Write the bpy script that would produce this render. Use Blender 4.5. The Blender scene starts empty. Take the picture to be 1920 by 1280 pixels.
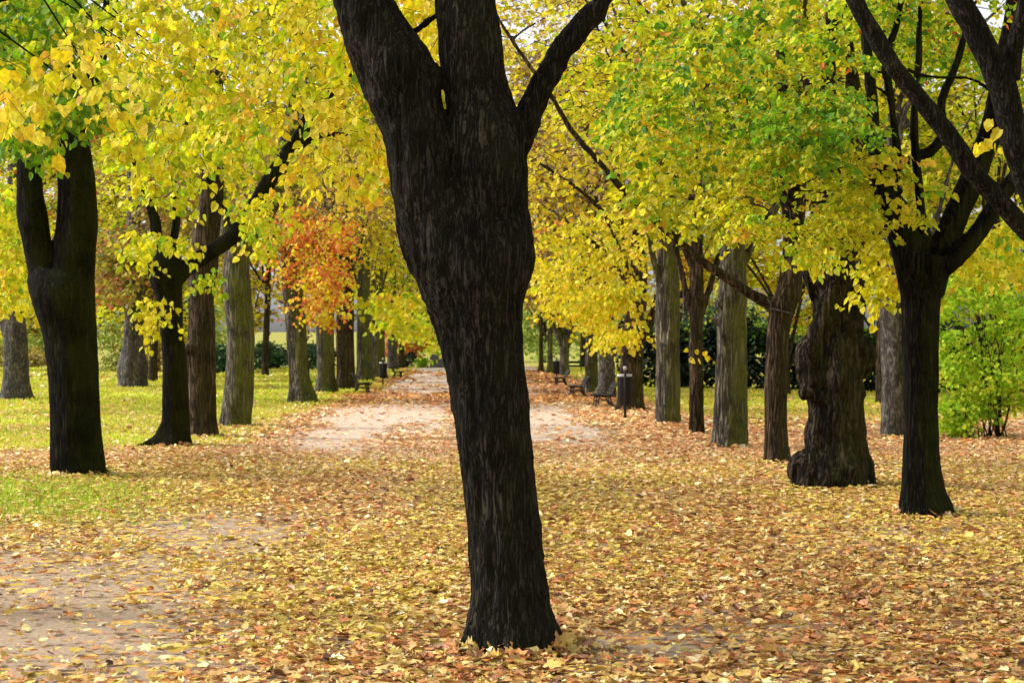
import bpy, math, random
import numpy as np
from mathutils import Vector

random.seed(7)
RNG = np.random.default_rng(11)
scene = bpy.context.scene
COL = scene.collection
F, CX, HY, EYE = 3000.0, 960.0, 650.0, 1.7      # focal length in photo pixels, horizon, eye height


def at(px, py, Y):
    return np.array([(px - CX) * Y / F, Y, EYE - (py - HY) * Y / F])


def depth(py):
    return EYE * F / (py - HY)


def lin(c):
    c = np.asarray(c, float) / 255.0
    return np.where(c <= 0.04045, c / 12.92, ((c + 0.055) / 1.055) ** 2.4)


def unit(v):
    return v / np.maximum(np.linalg.norm(v, axis=-1, keepdims=True), 1e-9)


# ------------------------------------------------------------------ noise
def _hash(i, j, k, seed):
    h = (i.astype(np.uint32) * np.uint32(374761393) + j.astype(np.uint32) * np.uint32(668265263)
         + k.astype(np.uint32) * np.uint32(2147483647) + np.uint32(seed * 974711 + 13))
    h = (h ^ (h >> np.uint32(13))) * np.uint32(1274126177)
    h = h ^ (h >> np.uint32(16))
    return (h & np.uint32(0xFFFFFF)).astype(float) / float(0xFFFFFF)


def vnoise(p, seed=0):
    p = np.asarray(p, float)
    b = np.floor(p).astype(np.int64)
    f = p - b
    f = f * f * (3 - 2 * f)
    out = 0
    for dx in (0, 1):
        for dy in (0, 1):
            for dz in (0, 1):
                w = ((f[:, 0] if dx else 1 - f[:, 0]) * (f[:, 1] if dy else 1 - f[:, 1])
                     * (f[:, 2] if dz else 1 - f[:, 2]))
                out = out + w * _hash(b[:, 0] + dx, b[:, 1] + dy, b[:, 2] + dz, seed)
    return out * 2 - 1


def fbm(p, o=3, seed=0):
    s, a = 0, 1.0
    for i in range(o):
        s = s + a * vnoise(np.asarray(p) * 2 ** i, seed + i)
        a *= 0.5
    return s


# ------------------------------------------------------------------ objects
def link(o, parent=None):
    COL.objects.link(o)
    if parent is not None:
        o.parent = parent
    return o


def tag(o, label=None, cat=None, group=None, kind=None):
    if label:
        o['label'] = label
    if cat:
        o['category'] = cat
    if group:
        o['group'] = group
    if kind:
        o['kind'] = kind
    return o


def thing(name, label, cat, loc, group=None, rz=0.0):
    o = bpy.data.objects.new(name, None)
    o.empty_display_size = 0.3
    o.location = loc
    o.rotation_euler = (0, 0, rz)
    link(o)
    return tag(o, label, cat, group)


def np_mesh(name, V, faces, mats, smooth=False, colors=None, matidx=None):
    """faces: list of (n,k) index arrays; colors / matidx: one entry per face in the same order"""
    me = bpy.data.meshes.new(name)
    V = np.asarray(V, np.float32)
    me.vertices.add(len(V))
    me.vertices.foreach_set('co', V.ravel())
    loops = np.concatenate([f.ravel() for f in faces]).astype(np.int32)
    tot = np.concatenate([np.full(len(f), f.shape[1], np.int32) for f in faces])
    start = np.concatenate([[0], np.cumsum(tot)[:-1]]).astype(np.int32)
    me.loops.add(len(loops))
    me.loops.foreach_set('vertex_index', loops)
    me.polygons.add(len(tot))
    me.polygons.foreach_set('loop_start', start)
    if matidx is not None:
        me.polygons.foreach_set('material_index', np.asarray(matidx, np.int32))
    me.polygons.foreach_set('use_smooth', np.full(len(tot), smooth, bool))
    for m in mats:
        me.materials.append(m)
    me.update(calc_edges=True)
    if colors is not None:
        a = me.attributes.new('tint', 'FLOAT_COLOR', 'FACE')
        c = np.concatenate([np.asarray(colors, np.float32), np.ones((len(tot), 1), np.float32)], 1)
        a.data.foreach_set('color', c.ravel())
    return me


def add(name, me, parent=None, origin=None):
    o = bpy.data.objects.new(name, me)
    if origin is not None:                       # mesh was made in world space, parent sits at origin
        o.location = (-origin[0], -origin[1], -origin[2])
    return link(o, parent)


# ------------------------------------------------------------------ materials
def newmat(name):
    m = bpy.data.materials.new(name)
    m.use_nodes = True
    nt = m.node_tree
    nt.nodes.clear()
    return m, nt, nt.nodes.new('ShaderNodeOutputMaterial')


def N(nt, t, **kw):
    n = nt.nodes.new(t)
    for k, v in kw.items():
        if k.startswith('i_'):
            n.inputs[k[2:].replace('_', ' ')].default_value = v
        else:
            setattr(n, k, v)
    return n


def ramp(nt, stops):
    r = nt.nodes.new('ShaderNodeValToRGB')
    e = r.color_ramp.elements
    while len(e) < len(stops):
        e.new(0.5)
    for el, (p, c) in zip(e, stops):
        el.position = p
        el.color = (*c, 1) if len(c) == 3 else c
    return r


def noise_node(nt, vec, scale, detail=4, rough=0.6):
    n = nt.nodes.new('ShaderNodeTexNoise')
    n.inputs['Scale'].default_value = scale
    n.inputs['Detail'].default_value = detail
    n.inputs['Roughness'].default_value = rough
    if vec is not None:
        nt.links.new(vec, n.inputs['Vector'])
    return n


def leaf_material(name, trans=0.5, rough=0.55, spec=0.25, lo=.72, hi=1.12):
    m, nt, out = newmat(name)
    L = nt.links
    a = N(nt, 'ShaderNodeAttribute', attribute_name='tint')
    tc = N(nt, 'ShaderNodeTexCoord')
    nz = noise_node(nt, tc.outputs['Object'], 38, 3)
    rp = ramp(nt, [(0.3, (lo, lo, lo)), (0.7, (hi, hi, hi * .97))])
    L.new(nz.outputs['Fac'], rp.inputs['Fac'])
    mul = N(nt, 'ShaderNodeMix', data_type='RGBA', blend_type='MULTIPLY')
    mul.inputs[0].default_value = 1
    L.new(a.outputs['Color'], mul.inputs[6])
    L.new(rp.outputs['Color'], mul.inputs[7])
    p = N(nt, 'ShaderNodeBsdfPrincipled')
    p.inputs['Roughness'].default_value = rough
    p.inputs['Specular IOR Level'].default_value = spec
    L.new(mul.outputs[2], p.inputs['Base Color'])
    t = N(nt, 'ShaderNodeBsdfTranslucent')
    gm_ = N(nt, 'ShaderNodeGamma')
    gm_.inputs['Gamma'].default_value = 0.85
    L.new(mul.outputs[2], gm_.inputs['Color'])
    L.new(gm_.outputs[0], t.inputs['Color'])
    mx = N(nt, 'ShaderNodeMixShader')
    mx.inputs[0].default_value = trans
    L.new(p.outputs[0], mx.inputs[1])
    L.new(t.outputs[0], mx.inputs[2])
    L.new(mx.outputs[0], out.inputs['Surface'])
    return m


def bark_material(name, dark, light, moss_col, moss_amt, stretch=0.085, scale=27, bump=1.0, moss_dir=(0.8, -0.4, 0)):
    m, nt, out = newmat(name)
    L = nt.links
    tc = N(nt, 'ShaderNodeTexCoord')
    mp = N(nt, 'ShaderNodeMapping')
    mp.inputs['Scale'].default_value = (1, 1, stretch)
    L.new(tc.outputs['Object'], mp.inputs['Vector'])
    n1 = noise_node(nt, mp.outputs['Vector'], scale, 7, 0.62)
    n1.inputs['Distortion'].default_value = 0.9
    sub = N(nt, 'ShaderNodeMath', operation='SUBTRACT')
    sub.inputs[1].default_value = 0.5
    L.new(n1.outputs['Fac'], sub.inputs[0])
    ab = N(nt, 'ShaderNodeMath', operation='ABSOLUTE')
    L.new(sub.outputs[0], ab.inputs[0])
    vr = ramp(nt, [(0.0, (.1, .1, .1)), (0.13, (1, 1, 1))])          # narrow dark furrows between plates
    L.new(ab.outputs[0], vr.inputs['Fac'])
    mp2 = N(nt, 'ShaderNodeMapping')
    mp2.inputs['Scale'].default_value = (1, 1, min(stretch * 4, 1))
    L.new(tc.outputs['Object'], mp2.inputs['Vector'])
    n3 = noise_node(nt, mp2.outputs['Vector'], scale * 2.6, 6, 0.7)
    mulh = N(nt, 'ShaderNodeMath', operation='MULTIPLY')
    L.new(n3.outputs['Fac'], mulh.inputs[0])
    L.new(vr.outputs['Color'], mulh.inputs[1])
    cr = ramp(nt, [(0.16, dark), (0.68, light)])
    L.new(mulh.outputs[0], cr.inputs['Fac'])
    big = noise_node(nt, tc.outputs['Object'], 2.3, 4)
    br = ramp(nt, [(0.3, (0.5, 0.5, 0.5)), (0.7, (1.35, 1.33, 1.25))])
    L.new(big.outputs['Fac'], br.inputs['Fac'])
    mul = N(nt, 'ShaderNodeMix', data_type='RGBA', blend_type='MULTIPLY')
    mul.inputs[0].default_value = 1
    L.new(cr.outputs['Color'], mul.inputs[6])
    L.new(br.outputs['Color'], mul.inputs[7])
    # moss: on one side of the trunk, broken up by noise
    geo = N(nt, 'ShaderNodeNewGeometry')
    dp = N(nt, 'ShaderNodeVectorMath', operation='DOT_PRODUCT')
    L.new(geo.outputs['Normal'], dp.inputs[0])
    dp.inputs[1].default_value = moss_dir
    mn = noise_node(nt, mp.outputs['Vector'], 5, 5)
    ad = N(nt, 'ShaderNodeMath', operation='ADD')
    L.new(dp.outputs['Value'], ad.inputs[0])
    L.new(mn.outputs['Fac'], ad.inputs[1])
    mr = ramp(nt, [(0.55, (0, 0, 0)), (1.15 if False else 1.0, (moss_amt,) * 3)])
    L.new(ad.outputs[0], mr.inputs['Fac'])
    mm = N(nt, 'ShaderNodeMix', data_type='RGBA')
    fr = ramp(nt, [(0.36, (.4, .4, .4)), (0.6, (1, 1, 1))])
    L.new(n3.outputs['Fac'], fr.inputs['Fac'])
    bigm = ramp(nt, [(0.35, (.35, .35, .35)), (0.55, (1, 1, 1))])
    L.new(big.outputs['Fac'], bigm.inputs['Fac'])
    f1 = N(nt, 'ShaderNodeMath', operation='MULTIPLY')
    L.new(mr.outputs['Color'], f1.inputs[0])
    L.new(fr.outputs['Color'], f1.inputs[1])
    f2 = N(nt, 'ShaderNodeMath', operation='MULTIPLY')
    L.new(f1.outputs[0], f2.inputs[0])
    L.new(bigm.outputs['Color'], f2.inputs[1])
    L.new(f2.outputs[0], mm.inputs[0])
    L.new(mul.outputs[2], mm.inputs[6])
    mossn = N(nt, 'ShaderNodeMix', data_type='RGBA', blend_type='MULTIPLY')
    mossn.inputs[0].default_value = 0.7
    mossn.inputs[6].default_value = (*moss_col, 1)
    L.new(n1.outputs['Fac'], mossn.inputs[7])
    L.new(mossn.outputs[2], mm.inputs[7])
    p = N(nt, 'ShaderNodeBsdfPrincipled')
    p.inputs['Roughness'].default_value = 0.9
    p.inputs['Specular IOR Level'].default_value = 0.06
    L.new(mm.outputs[2], p.inputs['Base Color'])
    bp = N(nt, 'ShaderNodeBump')
    bp.inputs['Strength'].default_value = bump
    bp.inputs['Distance'].default_value = 0.02
    L.new(mulh.outputs[0], bp.inputs['Height'])
    L.new(bp.outputs[0], p.inputs['Normal'])
    L.new(p.outputs[0], out.inputs['Surface'])
    return m


def plain_material(name, col, rough=0.6, var=0.25, scale=14, metallic=0.0, spec=0.4):
    m, nt, out = newmat(name)
    L = nt.links
    tc = N(nt, 'ShaderNodeTexCoord')
    nz = noise_node(nt, tc.outputs['Object'], scale, 5)
    c = np.array(col)
    rp = ramp(nt, [(0.3, tuple(c * (1 - var))), (0.7, tuple(np.minimum(c * (1 + var), 1)))])
    L.new(nz.outputs['Fac'], rp.inputs['Fac'])
    p = N(nt, 'ShaderNodeBsdfPrincipled')
    p.inputs['Roughness'].default_value = rough
    p.inputs['Metallic'].default_value = metallic
    p.inputs['Specular IOR Level'].default_value = spec
    L.new(rp.outputs['Color'], p.inputs['Base Color'])
    bp = N(nt, 'ShaderNodeBump')
    bp.inputs['Strength'].default_value = 0.2
    bp.inputs['Distance'].default_value = 0.01
    L.new(nz.outputs['Fac'], bp.inputs['Height'])
    L.new(bp.outputs[0], p.inputs['Normal'])
    L.new(p.outputs[0], out.inputs['Surface'])
    return m


M = {}
M['leaf'] = leaf_material('autumn_leaf', 0.5, lo=.48, hi=1.02)
M['bush_leaf'] = leaf_material('bush_leaf', 0.55, lo=.75, hi=1.2)
M['needle'] = leaf_material('evergreen_leaf', 0.15, 0.6, 0.15)
M['litter'] = leaf_material('fallen_leaf', 0.12, 0.45, 0.4)
M['blade'] = leaf_material('grass_blade', 0.35, 0.6, 0.2)
M['twig'] = plain_material('twig_bark', (0.022, 0.017, 0.012), 0.85, 0.4, 30, spec=0.15)
M['bark_dark'] = bark_material('dark_bark', (0.006, 0.0052, 0.004), (0.070, 0.062, 0.048), (0.05, 0.056, 0.014), 0.3, stretch=.15, scale=36)
M['bark_black'] = bark_material('black_bark', (0.0016, 0.0013, 0.001), (0.030, 0.025, 0.017), (0.045, 0.060, 0.008), 0.7)
M['bark_mossy'] = bark_material('mossy_bark', (0.03, 0.026, 0.02), (0.31, 0.275, 0.215), (0.15, 0.18, 0.02), 0.95, scale=15)
M['bark_brown'] = bark_material('brown_bark', (0.016, 0.011, 0.0075), (0.18, 0.125, 0.085), (0.08, 0.09, 0.016), 0.5, scale=15)
M['bark_gray'] = bark_material('gray_bark', (0.05, 0.045, 0.042), (0.25, 0.225, 0.21), (0.10, 0.12, 0.03), 0.25, stretch=0.3, scale=10, bump=0.5)
M['bark_burl'] = bark_material('burl_bark', (0.006, 0.0045, 0.0034), (0.10, 0.077, 0.056), (0.07, 0.08, 0.014), 0.55, stretch=0.18, scale=13, bump=1.0)
M['iron'] = plain_material('black_iron', (0.009, 0.009, 0.011), 0.55, 0.3, 20, spec=0.25)
M['bench_wood'] = plain_material('dark_bench_wood', (0.012, 0.009, 0.008), 0.6, 0.4, 9, spec=0.18)
M['green_paint'] = plain_material('dark_green_paint', (0.012, 0.04, 0.022), 0.4, 0.3, 10)
M['bin'] = plain_material('dark_bin_metal', (0.010, 0.007, 0.008), 0.6, 0.3, 8, spec=0.2)
M['rim'] = plain_material('pale_metal_rim', (0.38, 0.38, 0.36), 0.4, 0.2, 8)
M['concrete'] = plain_material('grey_concrete', (0.13, 0.135, 0.14), 0.85, 0.2, 5)
M['post'] = plain_material('pale_painted_post', (0.55, 0.56, 0.58), 0.5, 0.1, 5)

# ------------------------------------------------------------------ leaf geometry
def tmpl_half(side):                              # (u, v, w) outline of one half, base -> tip
    return side


LINDEN = np.array([(0, 0, 0), (-0.06, .26, .05), (.22, .46, .10), (.62, .34, .07), (1, 0, -.06)])
MAPLE = np.array([(0, 0, 0), (-.08, .22, .05), (.12, .50, .14), (.30, .30, .05), (.60, .50, .14), (.64, .20, .05), (1, 0, -.08)])


def template(kind):
    if kind == 'quad':
        v = np.array([(0, 0, 0), (.45, .42, .10), (1, 0, -.05), (.45, -.42, .10)])
        return v, [np.array([[0, 1, 2, 3]])]
    h = LINDEN if kind == 'linden' else MAPLE
    k = len(h)
    other = h[1:-1] * np.array([1, -1, 1])
    v = np.concatenate([h, other])
    a = list(range(k))
    b = [0] + list(range(k, k + k - 2)) + [k - 1]
    return v, [np.array([a, b[::-1]])]


def leaf_geo(P, A, Nn, S, C, kind, curl=1.0):
    """one leaf per row; returns verts, faces array, colours per face"""
    tv, tf = template(kind)
    A = unit(A)
    Nn = unit(Nn - A * np.sum(Nn * A, 1, keepdims=True))
    B = np.cross(Nn, A)
    curl = np.broadcast_to(curl, (len(P),))
    V = (P[:, None, :] + S[:, None, None] * (tv[None, :, 0:1] * A[:, None, :] + tv[None, :, 1:2] * B[:, None, :]
         + tv[None, :, 2:3] * Nn[:, None, :] * curl[:, None, None]))
    k = len(tv)
    f = (np.arange(len(P))[:, None, None] * k + tf[0][None]).reshape(-1, tf[0].shape[1])
    return V.reshape(-1, 3), f, np.repeat(C, len(tf[0]), 0)


PAL = {
    'gold':   [((246, 222, 40), 4), ((240, 212, 26), 3), ((252, 232, 80), 2), ((226, 204, 22), 2), ((240, 186, 40), .8)],
    'yellow': [((238, 226, 34), 4), ((222, 216, 24), 3), ((248, 232, 64), 2), ((200, 208, 26), 2), ((240, 190, 50), .5)],
    'lime':   [((200, 214, 24), 4), ((184, 206, 22), 3), ((220, 222, 44), 3), ((140, 186, 22), 2), ((230, 212, 44), 1)],
    'oliveyel': [((190, 186, 22), 4), ((170, 172, 18), 3), ((210, 200, 30), 2), ((140, 156, 18), 2), ((206, 170, 34), .7)],
    'green':  [((116, 168, 20), 4), ((94, 148, 16), 3), ((146, 180, 24), 3), ((74, 124, 14), 1.5), ((176, 186, 30), 1)],
    'olive':  [((176, 168, 44), 3), ((146, 142, 44), 3), ((200, 180, 56), 2), ((120, 122, 44), 2)],
    'brown':  [((190, 156, 84), 3), ((160, 128, 80), 3), ((216, 182, 76), 2.4), ((136, 116, 88), 3), ((214, 160, 60), 1)],
    'orange': [((228, 130, 44), 4), ((214, 106, 38), 3), ((238, 162, 50), 2.4), ((184, 90, 40), 2), ((236, 198, 56), 2)],
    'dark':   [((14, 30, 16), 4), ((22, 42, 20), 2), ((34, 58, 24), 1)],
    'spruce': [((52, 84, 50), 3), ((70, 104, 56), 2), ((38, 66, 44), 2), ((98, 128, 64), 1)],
    'bush':   [((190, 224, 54), 4), ((166, 210, 44), 3), ((212, 228, 62), 3), ((132, 180, 36), 2), ((226, 226, 66), 1)],
    'pale':   [((190, 220, 100), 3), ((206, 222, 110), 3), ((222, 224, 110), 2), ((160, 200, 90), 1)],
    'rust':   [((204, 124, 62), 3), ((178, 108, 54), 2), ((146, 116, 54), 2), ((218, 158, 66), 1)],
}


def pick(pal, n, rng):
    """pal: name or list of (name, weight)"""
    if isinstance(pal, str):
        pal = [(pal, 1)]
    cols, w = [], []
    for nm, wt in pal:
        s = sum(x[1] for x in PAL[nm])
        for c, cw in PAL[nm]:
            cols.append(lin(c))
            w.append(cw / s * wt)
    w = np.array(w) / sum(w)
    return np.array(cols)[rng.choice(len(cols), n, p=w)]


def spray_geo(anchors, per, length, droop, leaf, pal, rng, kind='linden', twigs=True, tr=0.004):
    S = len(anchors)
    az = rng.uniform(0, 2 * math.pi, S)
    el = rng.normal(-0.2 * droop, 0.3, S)
    D = np.stack([np.cos(az) * np.cos(el), np.sin(az) * np.cos(el), np.sin(el)], 1)
    up = np.array([0, 0, 1.0])
    side = unit(np.cross(D, up))
    ln = length * rng.uniform(.6, 1.3, S)
    t = np.linspace(0.08, 1, per)[None, :] * ln[:, None]
    sgn = np.where(np.arange(per) % 2, 1.0, -1.0)[None, :, None]
    sag = droop * 0.45 * t ** 2 / ln[:, None]
    pos = (anchors[:, None] + D[:, None] * t[..., None] - up * sag[..., None])
    tw = pos.copy()
    pos = pos + side[:, None] * sgn * leaf * 0.3 + rng.normal(0, leaf * .35, pos.shape)
    ax = unit(D[:, None] * .55 + side[:, None] * sgn * .8 - up * (droop * 1.3) + rng.normal(0, .35, pos.shape))
    nn = up * (1 - .75 * droop) + rng.normal(0, .55, pos.shape) + np.array([0, -0.5 * droop, 0])
    base = pick(pal, S, rng)
    c = base[:, None] * rng.uniform(.78, 1.18, (S, per, 1))
    own = pick(pal, S * per, rng).reshape(S, per, 3)
    mix = rng.random((S, per, 1)) < .3
    c = np.where(mix, own, c)
    sz = leaf * rng.uniform(.65, 1.3, (S, per))
    V, f, cc = leaf_geo(pos.reshape(-1, 3), ax.reshape(-1, 3), nn.reshape(-1, 3), sz.ravel(),
                        np.minimum(c.reshape(-1, 3), .95), kind, rng.uniform(.3, 1.8, S * per))
    if not twigs:
        return V, f, cc, None, None
    pts = np.stack([anchors, tw[:, per // 2], tw[:, -1]], 1)                       # (S,3,3)
    rad = np.array([tr, tr * .75, tr * .35])
    ang = np.array([0, 2.09, 4.19])
    ring = side[:, None] * np.cos(ang)[None, :, None] + up * np.sin(ang)[None, :, None]
    TV = (pts[:, :, None, :] + ring[:, None] * rad[None, :, None, None]).reshape(-1, 3)
    q = []
    for i in range(2):
        for j in range(3):
            q.append((i * 3 + j, i * 3 + (j + 1) % 3, i * 3 + 3 + (j + 1) % 3, i * 3 + 3 + j))
    TF = (np.arange(S)[:, None, None] * 9 + np.array(q)[None]).reshape(-1, 4)
    return V, f, cc, TV, TF


class Crown:
    def __init__(self):
        self.V, self.f, self.c, self.mi, self.n = [], [], [], [], 0

    def put(self, V, f, c, mi):
        self.V.append(V)
        self.f.append(f + self.n)
        self.c.append(c)
        self.mi.append(np.full(len(f), mi))
        self.n += len(V)

    def sprays(self, anchors, per, length, droop, leaf, pal, kind='linden', twigs=True, tr=.004):
        if len(anchors) == 0:
            return
        V, f, c, TV, TF = spray_geo(np.asarray(anchors), per, length, droop, leaf, pal, RNG, kind, twigs, tr)
        self.put(V, f, c, 0)
        if TV is not None:
            self.put(TV, TF, np.zeros((len(TF), 3)), 1)

    def slab(self, poly, Yr, n, pal, leaf, per=9, length=.45, droop=.7, kind='linden', clump=0.0, tr=.003, twigs=True):
        """foliage filling the part of the crown that shows inside poly (photo pixels), Yr deep"""
        poly = np.array(poly, float)
        lo, hi = poly.min(0), poly.max(0)
        got = []
        need = n
        while need > 0:
            p = RNG.uniform(lo, hi, (need * 3 + 20, 2))
            p = p[inside(p, poly)]
            Y = RNG.uniform(Yr[0], Yr[1], len(p))
            w = np.stack([(p[:, 0] - CX) * Y / F, Y, EYE - (p[:, 1] - HY) * Y / F], 1)
            if clump > 0:
                k = vnoise(w * np.array([1, 1, 1.4]) * (1.1 if Yr[0] < 25 else .5), 5) > (clump - .75)
                w = w[k]
            got.append(w[:need])
            need -= len(got[-1])
        a = np.concatenate(got)
        self.sprays(a, per, length, droop, leaf, pal, kind, twigs, tr)
        return a

    def ball(self, c, r, blobs, per_blob, pal, leaf, per=8, length=.5, droop=.5, kind='quad', br=None, twigs=False, tr=.008, low=-1.0):
        c, r = np.array(c, float), np.array(r, float)
        d = unit(RNG.normal(0, 1, (blobs * 2, 3)))
        d = d[d[:, 2] > low][:blobs]
        cen = c + d * r * (RNG.uniform(.25, 1, (len(d), 1)) ** .5)
        br = br or r.min() * .33
        a = (cen[:, None] + unit(RNG.normal(0, 1, (len(cen), per_blob, 3))) * br
             * RNG.uniform(.1, 1, (len(cen), per_blob, 1)) * np.array([1.15, 1.15, .8]))
        self.sprays(a.reshape(-1, 3), per, length, droop, leaf, pal, kind, twigs, tr)
        return cen

    def build(self, root, origin, leafmat='leaf', name='crown'):
        me = np_mesh(name, np.concatenate(self.V), self.f, [M[leafmat], M['twig']], False,
                     np.concatenate(self.c), np.concatenate(self.mi))
        return add(name, me, root, origin)


def inside(p, poly):
    x, y = p[:, 0], p[:, 1]
    r = np.zeros(len(p), bool)
    j = len(poly) - 1
    for i in range(len(poly)):
        xi, yi = poly[i]
        xj, yj = poly[j]
        c = ((yi > y) != (yj > y)) & (x < (xj - xi) * (y - yi) / (yj - yi + 1e-12) + xi)
        r ^= c
        j = i
    return r


# ------------------------------------------------------------------ trunks
def catmull(P, step):
    P = np.asarray(P, float)
    out = []
    Q = np.concatenate([[2 * P[0] - P[1]], P, [2 * P[-1] - P[-2]]])
    for i in range(1, len(Q) - 2):
        n = max(2, int(np.linalg.norm(Q[i + 1, :3] - Q[i, :3]) / step))
        t = np.linspace(0, 1, n, endpoint=False)[:, None]
        a, b, c, d = Q[i - 1], Q[i], Q[i + 1], Q[i + 2]
        out.append(.5 * (2 * b + (c - a) * t + (2 * a - 5 * b + 4 * c - d) * t ** 2 + (3 * b - a - 3 * c + d) * t ** 3))
    out.append(P[-1:])
    return np.concatenate(out)


def loft(pts, sides, step, lobes=0.0, phase=0.0, ground=False):
    """pts rows: x y z r. returns verts, quads (closed by end fans of quads/tris)"""
    pts = np.asarray(pts, float)
    if pts.shape[1] == 4:
        pts = np.concatenate([pts, np.ones((len(pts), 1))], 1)
    R = catmull(pts, step)
    R[:, 3] = np.maximum(R[:, 3], .004)
    P, r, flat = R[:, :3], R[:, 3], np.clip(R[:, 4], .3, 1.2)
    T = unit(np.gradient(P, axis=0))
    ref = np.array([1.0, 0, 0]) if abs(T[0, 2]) > .6 else np.array([0, 1.0, 0])
    th = np.linspace(0, 2 * math.pi, sides, endpoint=False)
    V = []
    u = unit(ref - T[0] * ref.dot(T[0]))
    for i in range(len(P)):
        u = unit(u - T[i] * u.dot(T[i]))
        v = np.cross(T[i], u)
        rr = np.full(sides, r[i])
        if lobes:
            z = max(P[i, 2], 0)
            rr = rr * (1 + lobes * math.exp(-z / .28) * np.cos(5 * th + phase) + .35 * lobes * np.cos(3 * th + phase * 2 + z * .8)
                       + .2 * lobes * np.cos(7 * th - z * 1.3))
        V.append(P[i] + rr[:, None] * (np.cos(th)[:, None] * u + np.sin(th)[:, None] * v * flat[i]))
    n = len(P)
    V = np.concatenate(V + [P[:1], P[-1:]])
    i = np.arange(n - 1)[:, None] * sides
    j = np.arange(sides)[None]
    q = np.stack([i + j, i + (j + 1) % sides, i + sides + (j + 1) % sides, i + sides + j], -1).reshape(-1, 4)
    jj = np.arange(sides)
    c0 = np.stack([np.full(sides, n * sides), (jj + 1) % sides, jj], 1)
    c1 = np.stack([np.full(sides, n * sides + 1), (n - 1) * sides + jj, (n - 1) * sides + (jj + 1) % sides], 1)
    return V, q, np.concatenate([c0, c1])


class Wood:
    def __init__(self):
        self.V, self.q, self.t, self.n = [], [], [], 0
        self.axis = []

    def limb(self, pts, sides=14, step=.25, lobes=0.0, phase=0.0):
        V, q, t = loft(pts, sides, step, lobes, phase)
        self.V.append(V)
        self.q.append(q + self.n)
        self.t.append(t + self.n)
        self.n += len(V)
        self.axis.append(np.array(pts))

    def lump(self, c, r, sq=(1, 1, 1), k=12):
        """a burl"""
        th, ph = np.meshgrid(np.linspace(0, 2 * math.pi, 2 * k, endpoint=False), np.linspace(0.05, math.pi - .05, k))
        d = np.stack([np.cos(th) * np.sin(ph), np.sin(th) * np.sin(ph), np.cos(ph)], -1)
        V = np.array(c) + d.reshape(-1, 3) * r * np.array(sq)
        i = np.arange(k - 1)[:, None] * 2 * k
        j = np.arange(2 * k)[None]
        q = np.stack([i + j, i + 2 * k + j, i + 2 * k + (j + 1) % (2 * k), i + (j + 1) % (2 * k)], -1).reshape(-1, 4)
        cap0 = np.stack([np.full(2 * k, 2 * k * k), np.arange(2 * k), (np.arange(2 * k) + 1) % (2 * k)], 1)
        b = (k - 1) * 2 * k
        cap1 = np.stack([np.full(2 * k, 2 * k * k + 1), b + (np.arange(2 * k) + 1) % (2 * k), b + np.arange(2 * k)], 1)
        V = np.concatenate([V, [np.array(c) + np.array([0, 0, r * sq[2]]), np.array(c) - np.array([0, 0, r * sq[2]])]])
        self.V.append(V)
        self.q.append(q + self.n)
        self.t.append(np.concatenate([cap0, cap1]) + self.n)
        self.n += len(V)

    def build(self, root, origin, mat, voxel=None, smooth=3, furrow=0.0, rough=0.0, fscale=16, name='trunk'):
        V = np.concatenate(self.V)
        me = np_mesh(name, V, [np.concatenate(self.q), np.concatenate(self.t)], [M[mat]], True)
        if voxel:
            tmp = bpy.data.objects.new('tmp', me)
            COL.objects.link(tmp)
            r = tmp.modifiers.new('r', 'REMESH')
            r.mode = 'VOXEL'
            r.voxel_size = voxel
            r.use_smooth_shade = True
            s = tmp.modifiers.new('s', 'SMOOTH')
            s.iterations = smooth
            s.factor = .5
            dg = bpy.context.evaluated_depsgraph_get()
            dg.update()
            me2 = bpy.data.meshes.new_from_object(tmp.evaluated_get(dg))
            bpy.data.objects.remove(tmp)
            bpy.data.meshes.remove(me)
            me = me2
            me.name = name
        if furrow or rough:
            n = len(me.vertices)
            co = np.empty(n * 3, np.float32)
            me.vertices.foreach_get('co', co)
            co = co.reshape(-1, 3).astype(float)
            nr = np.empty(n * 3, np.float32)
            me.vertices.foreach_get('normal', nr)
            nr = nr.reshape(-1, 3)
            warp = fbm(co * np.array([3, 3, 1.2]), 2, 41)[:, None] * np.array([.05, .05, 0])
            a = (co + warp) * np.array([fscale, fscale, fscale * .11])
            ridge = 1 - 2 * np.abs(vnoise(a, 3)) + .5 * (1 - 2 * np.abs(vnoise(a * 2.1, 9)))
            d = furrow * ridge + rough * fbm(co * np.array([3.2, 3.2, 1.8]), 3, 21)
            co = co + nr * d[:, None]
            me.vertices.foreach_set('co', co.astype(np.float32).ravel())
            me.update()
        if not me.materials:
            me.materials.append(M[mat])
        me.polygons.foreach_set('use_smooth', np.ones(len(me.polygons), bool))
        return add(name, me, root, origin)


def px_limb(rows, Y):
    """rows (px, py, width px[, dY]) -> x y z r"""
    out = []
    for r in rows:
        y = Y + (r[3] if len(r) > 3 else 0)
        out.append([*at(r[0], r[1], y), r[2] / 2 * y / F, r[4] if len(r) > 4 else 1.0])
    return np.array(out)


def edge_limb(rows, Y):
    """rows (left px, right px, py[, dY])"""
    return px_limb([((a[0] + a[1]) / 2, a[2], a[1] - a[0], a[3] if len(a) > 3 else 0, a[4] if len(a) > 4 else 1.0) for a in rows], Y)


def root_rows(P):
    """run the first section a little below ground"""
    b = P[0].copy()
    b[2] = -.18
    b[3] *= 1.06
    P = P.copy()
    P[0, 2] = max(P[0, 2], 0.02)
    return np.concatenate([[b], P])


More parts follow.
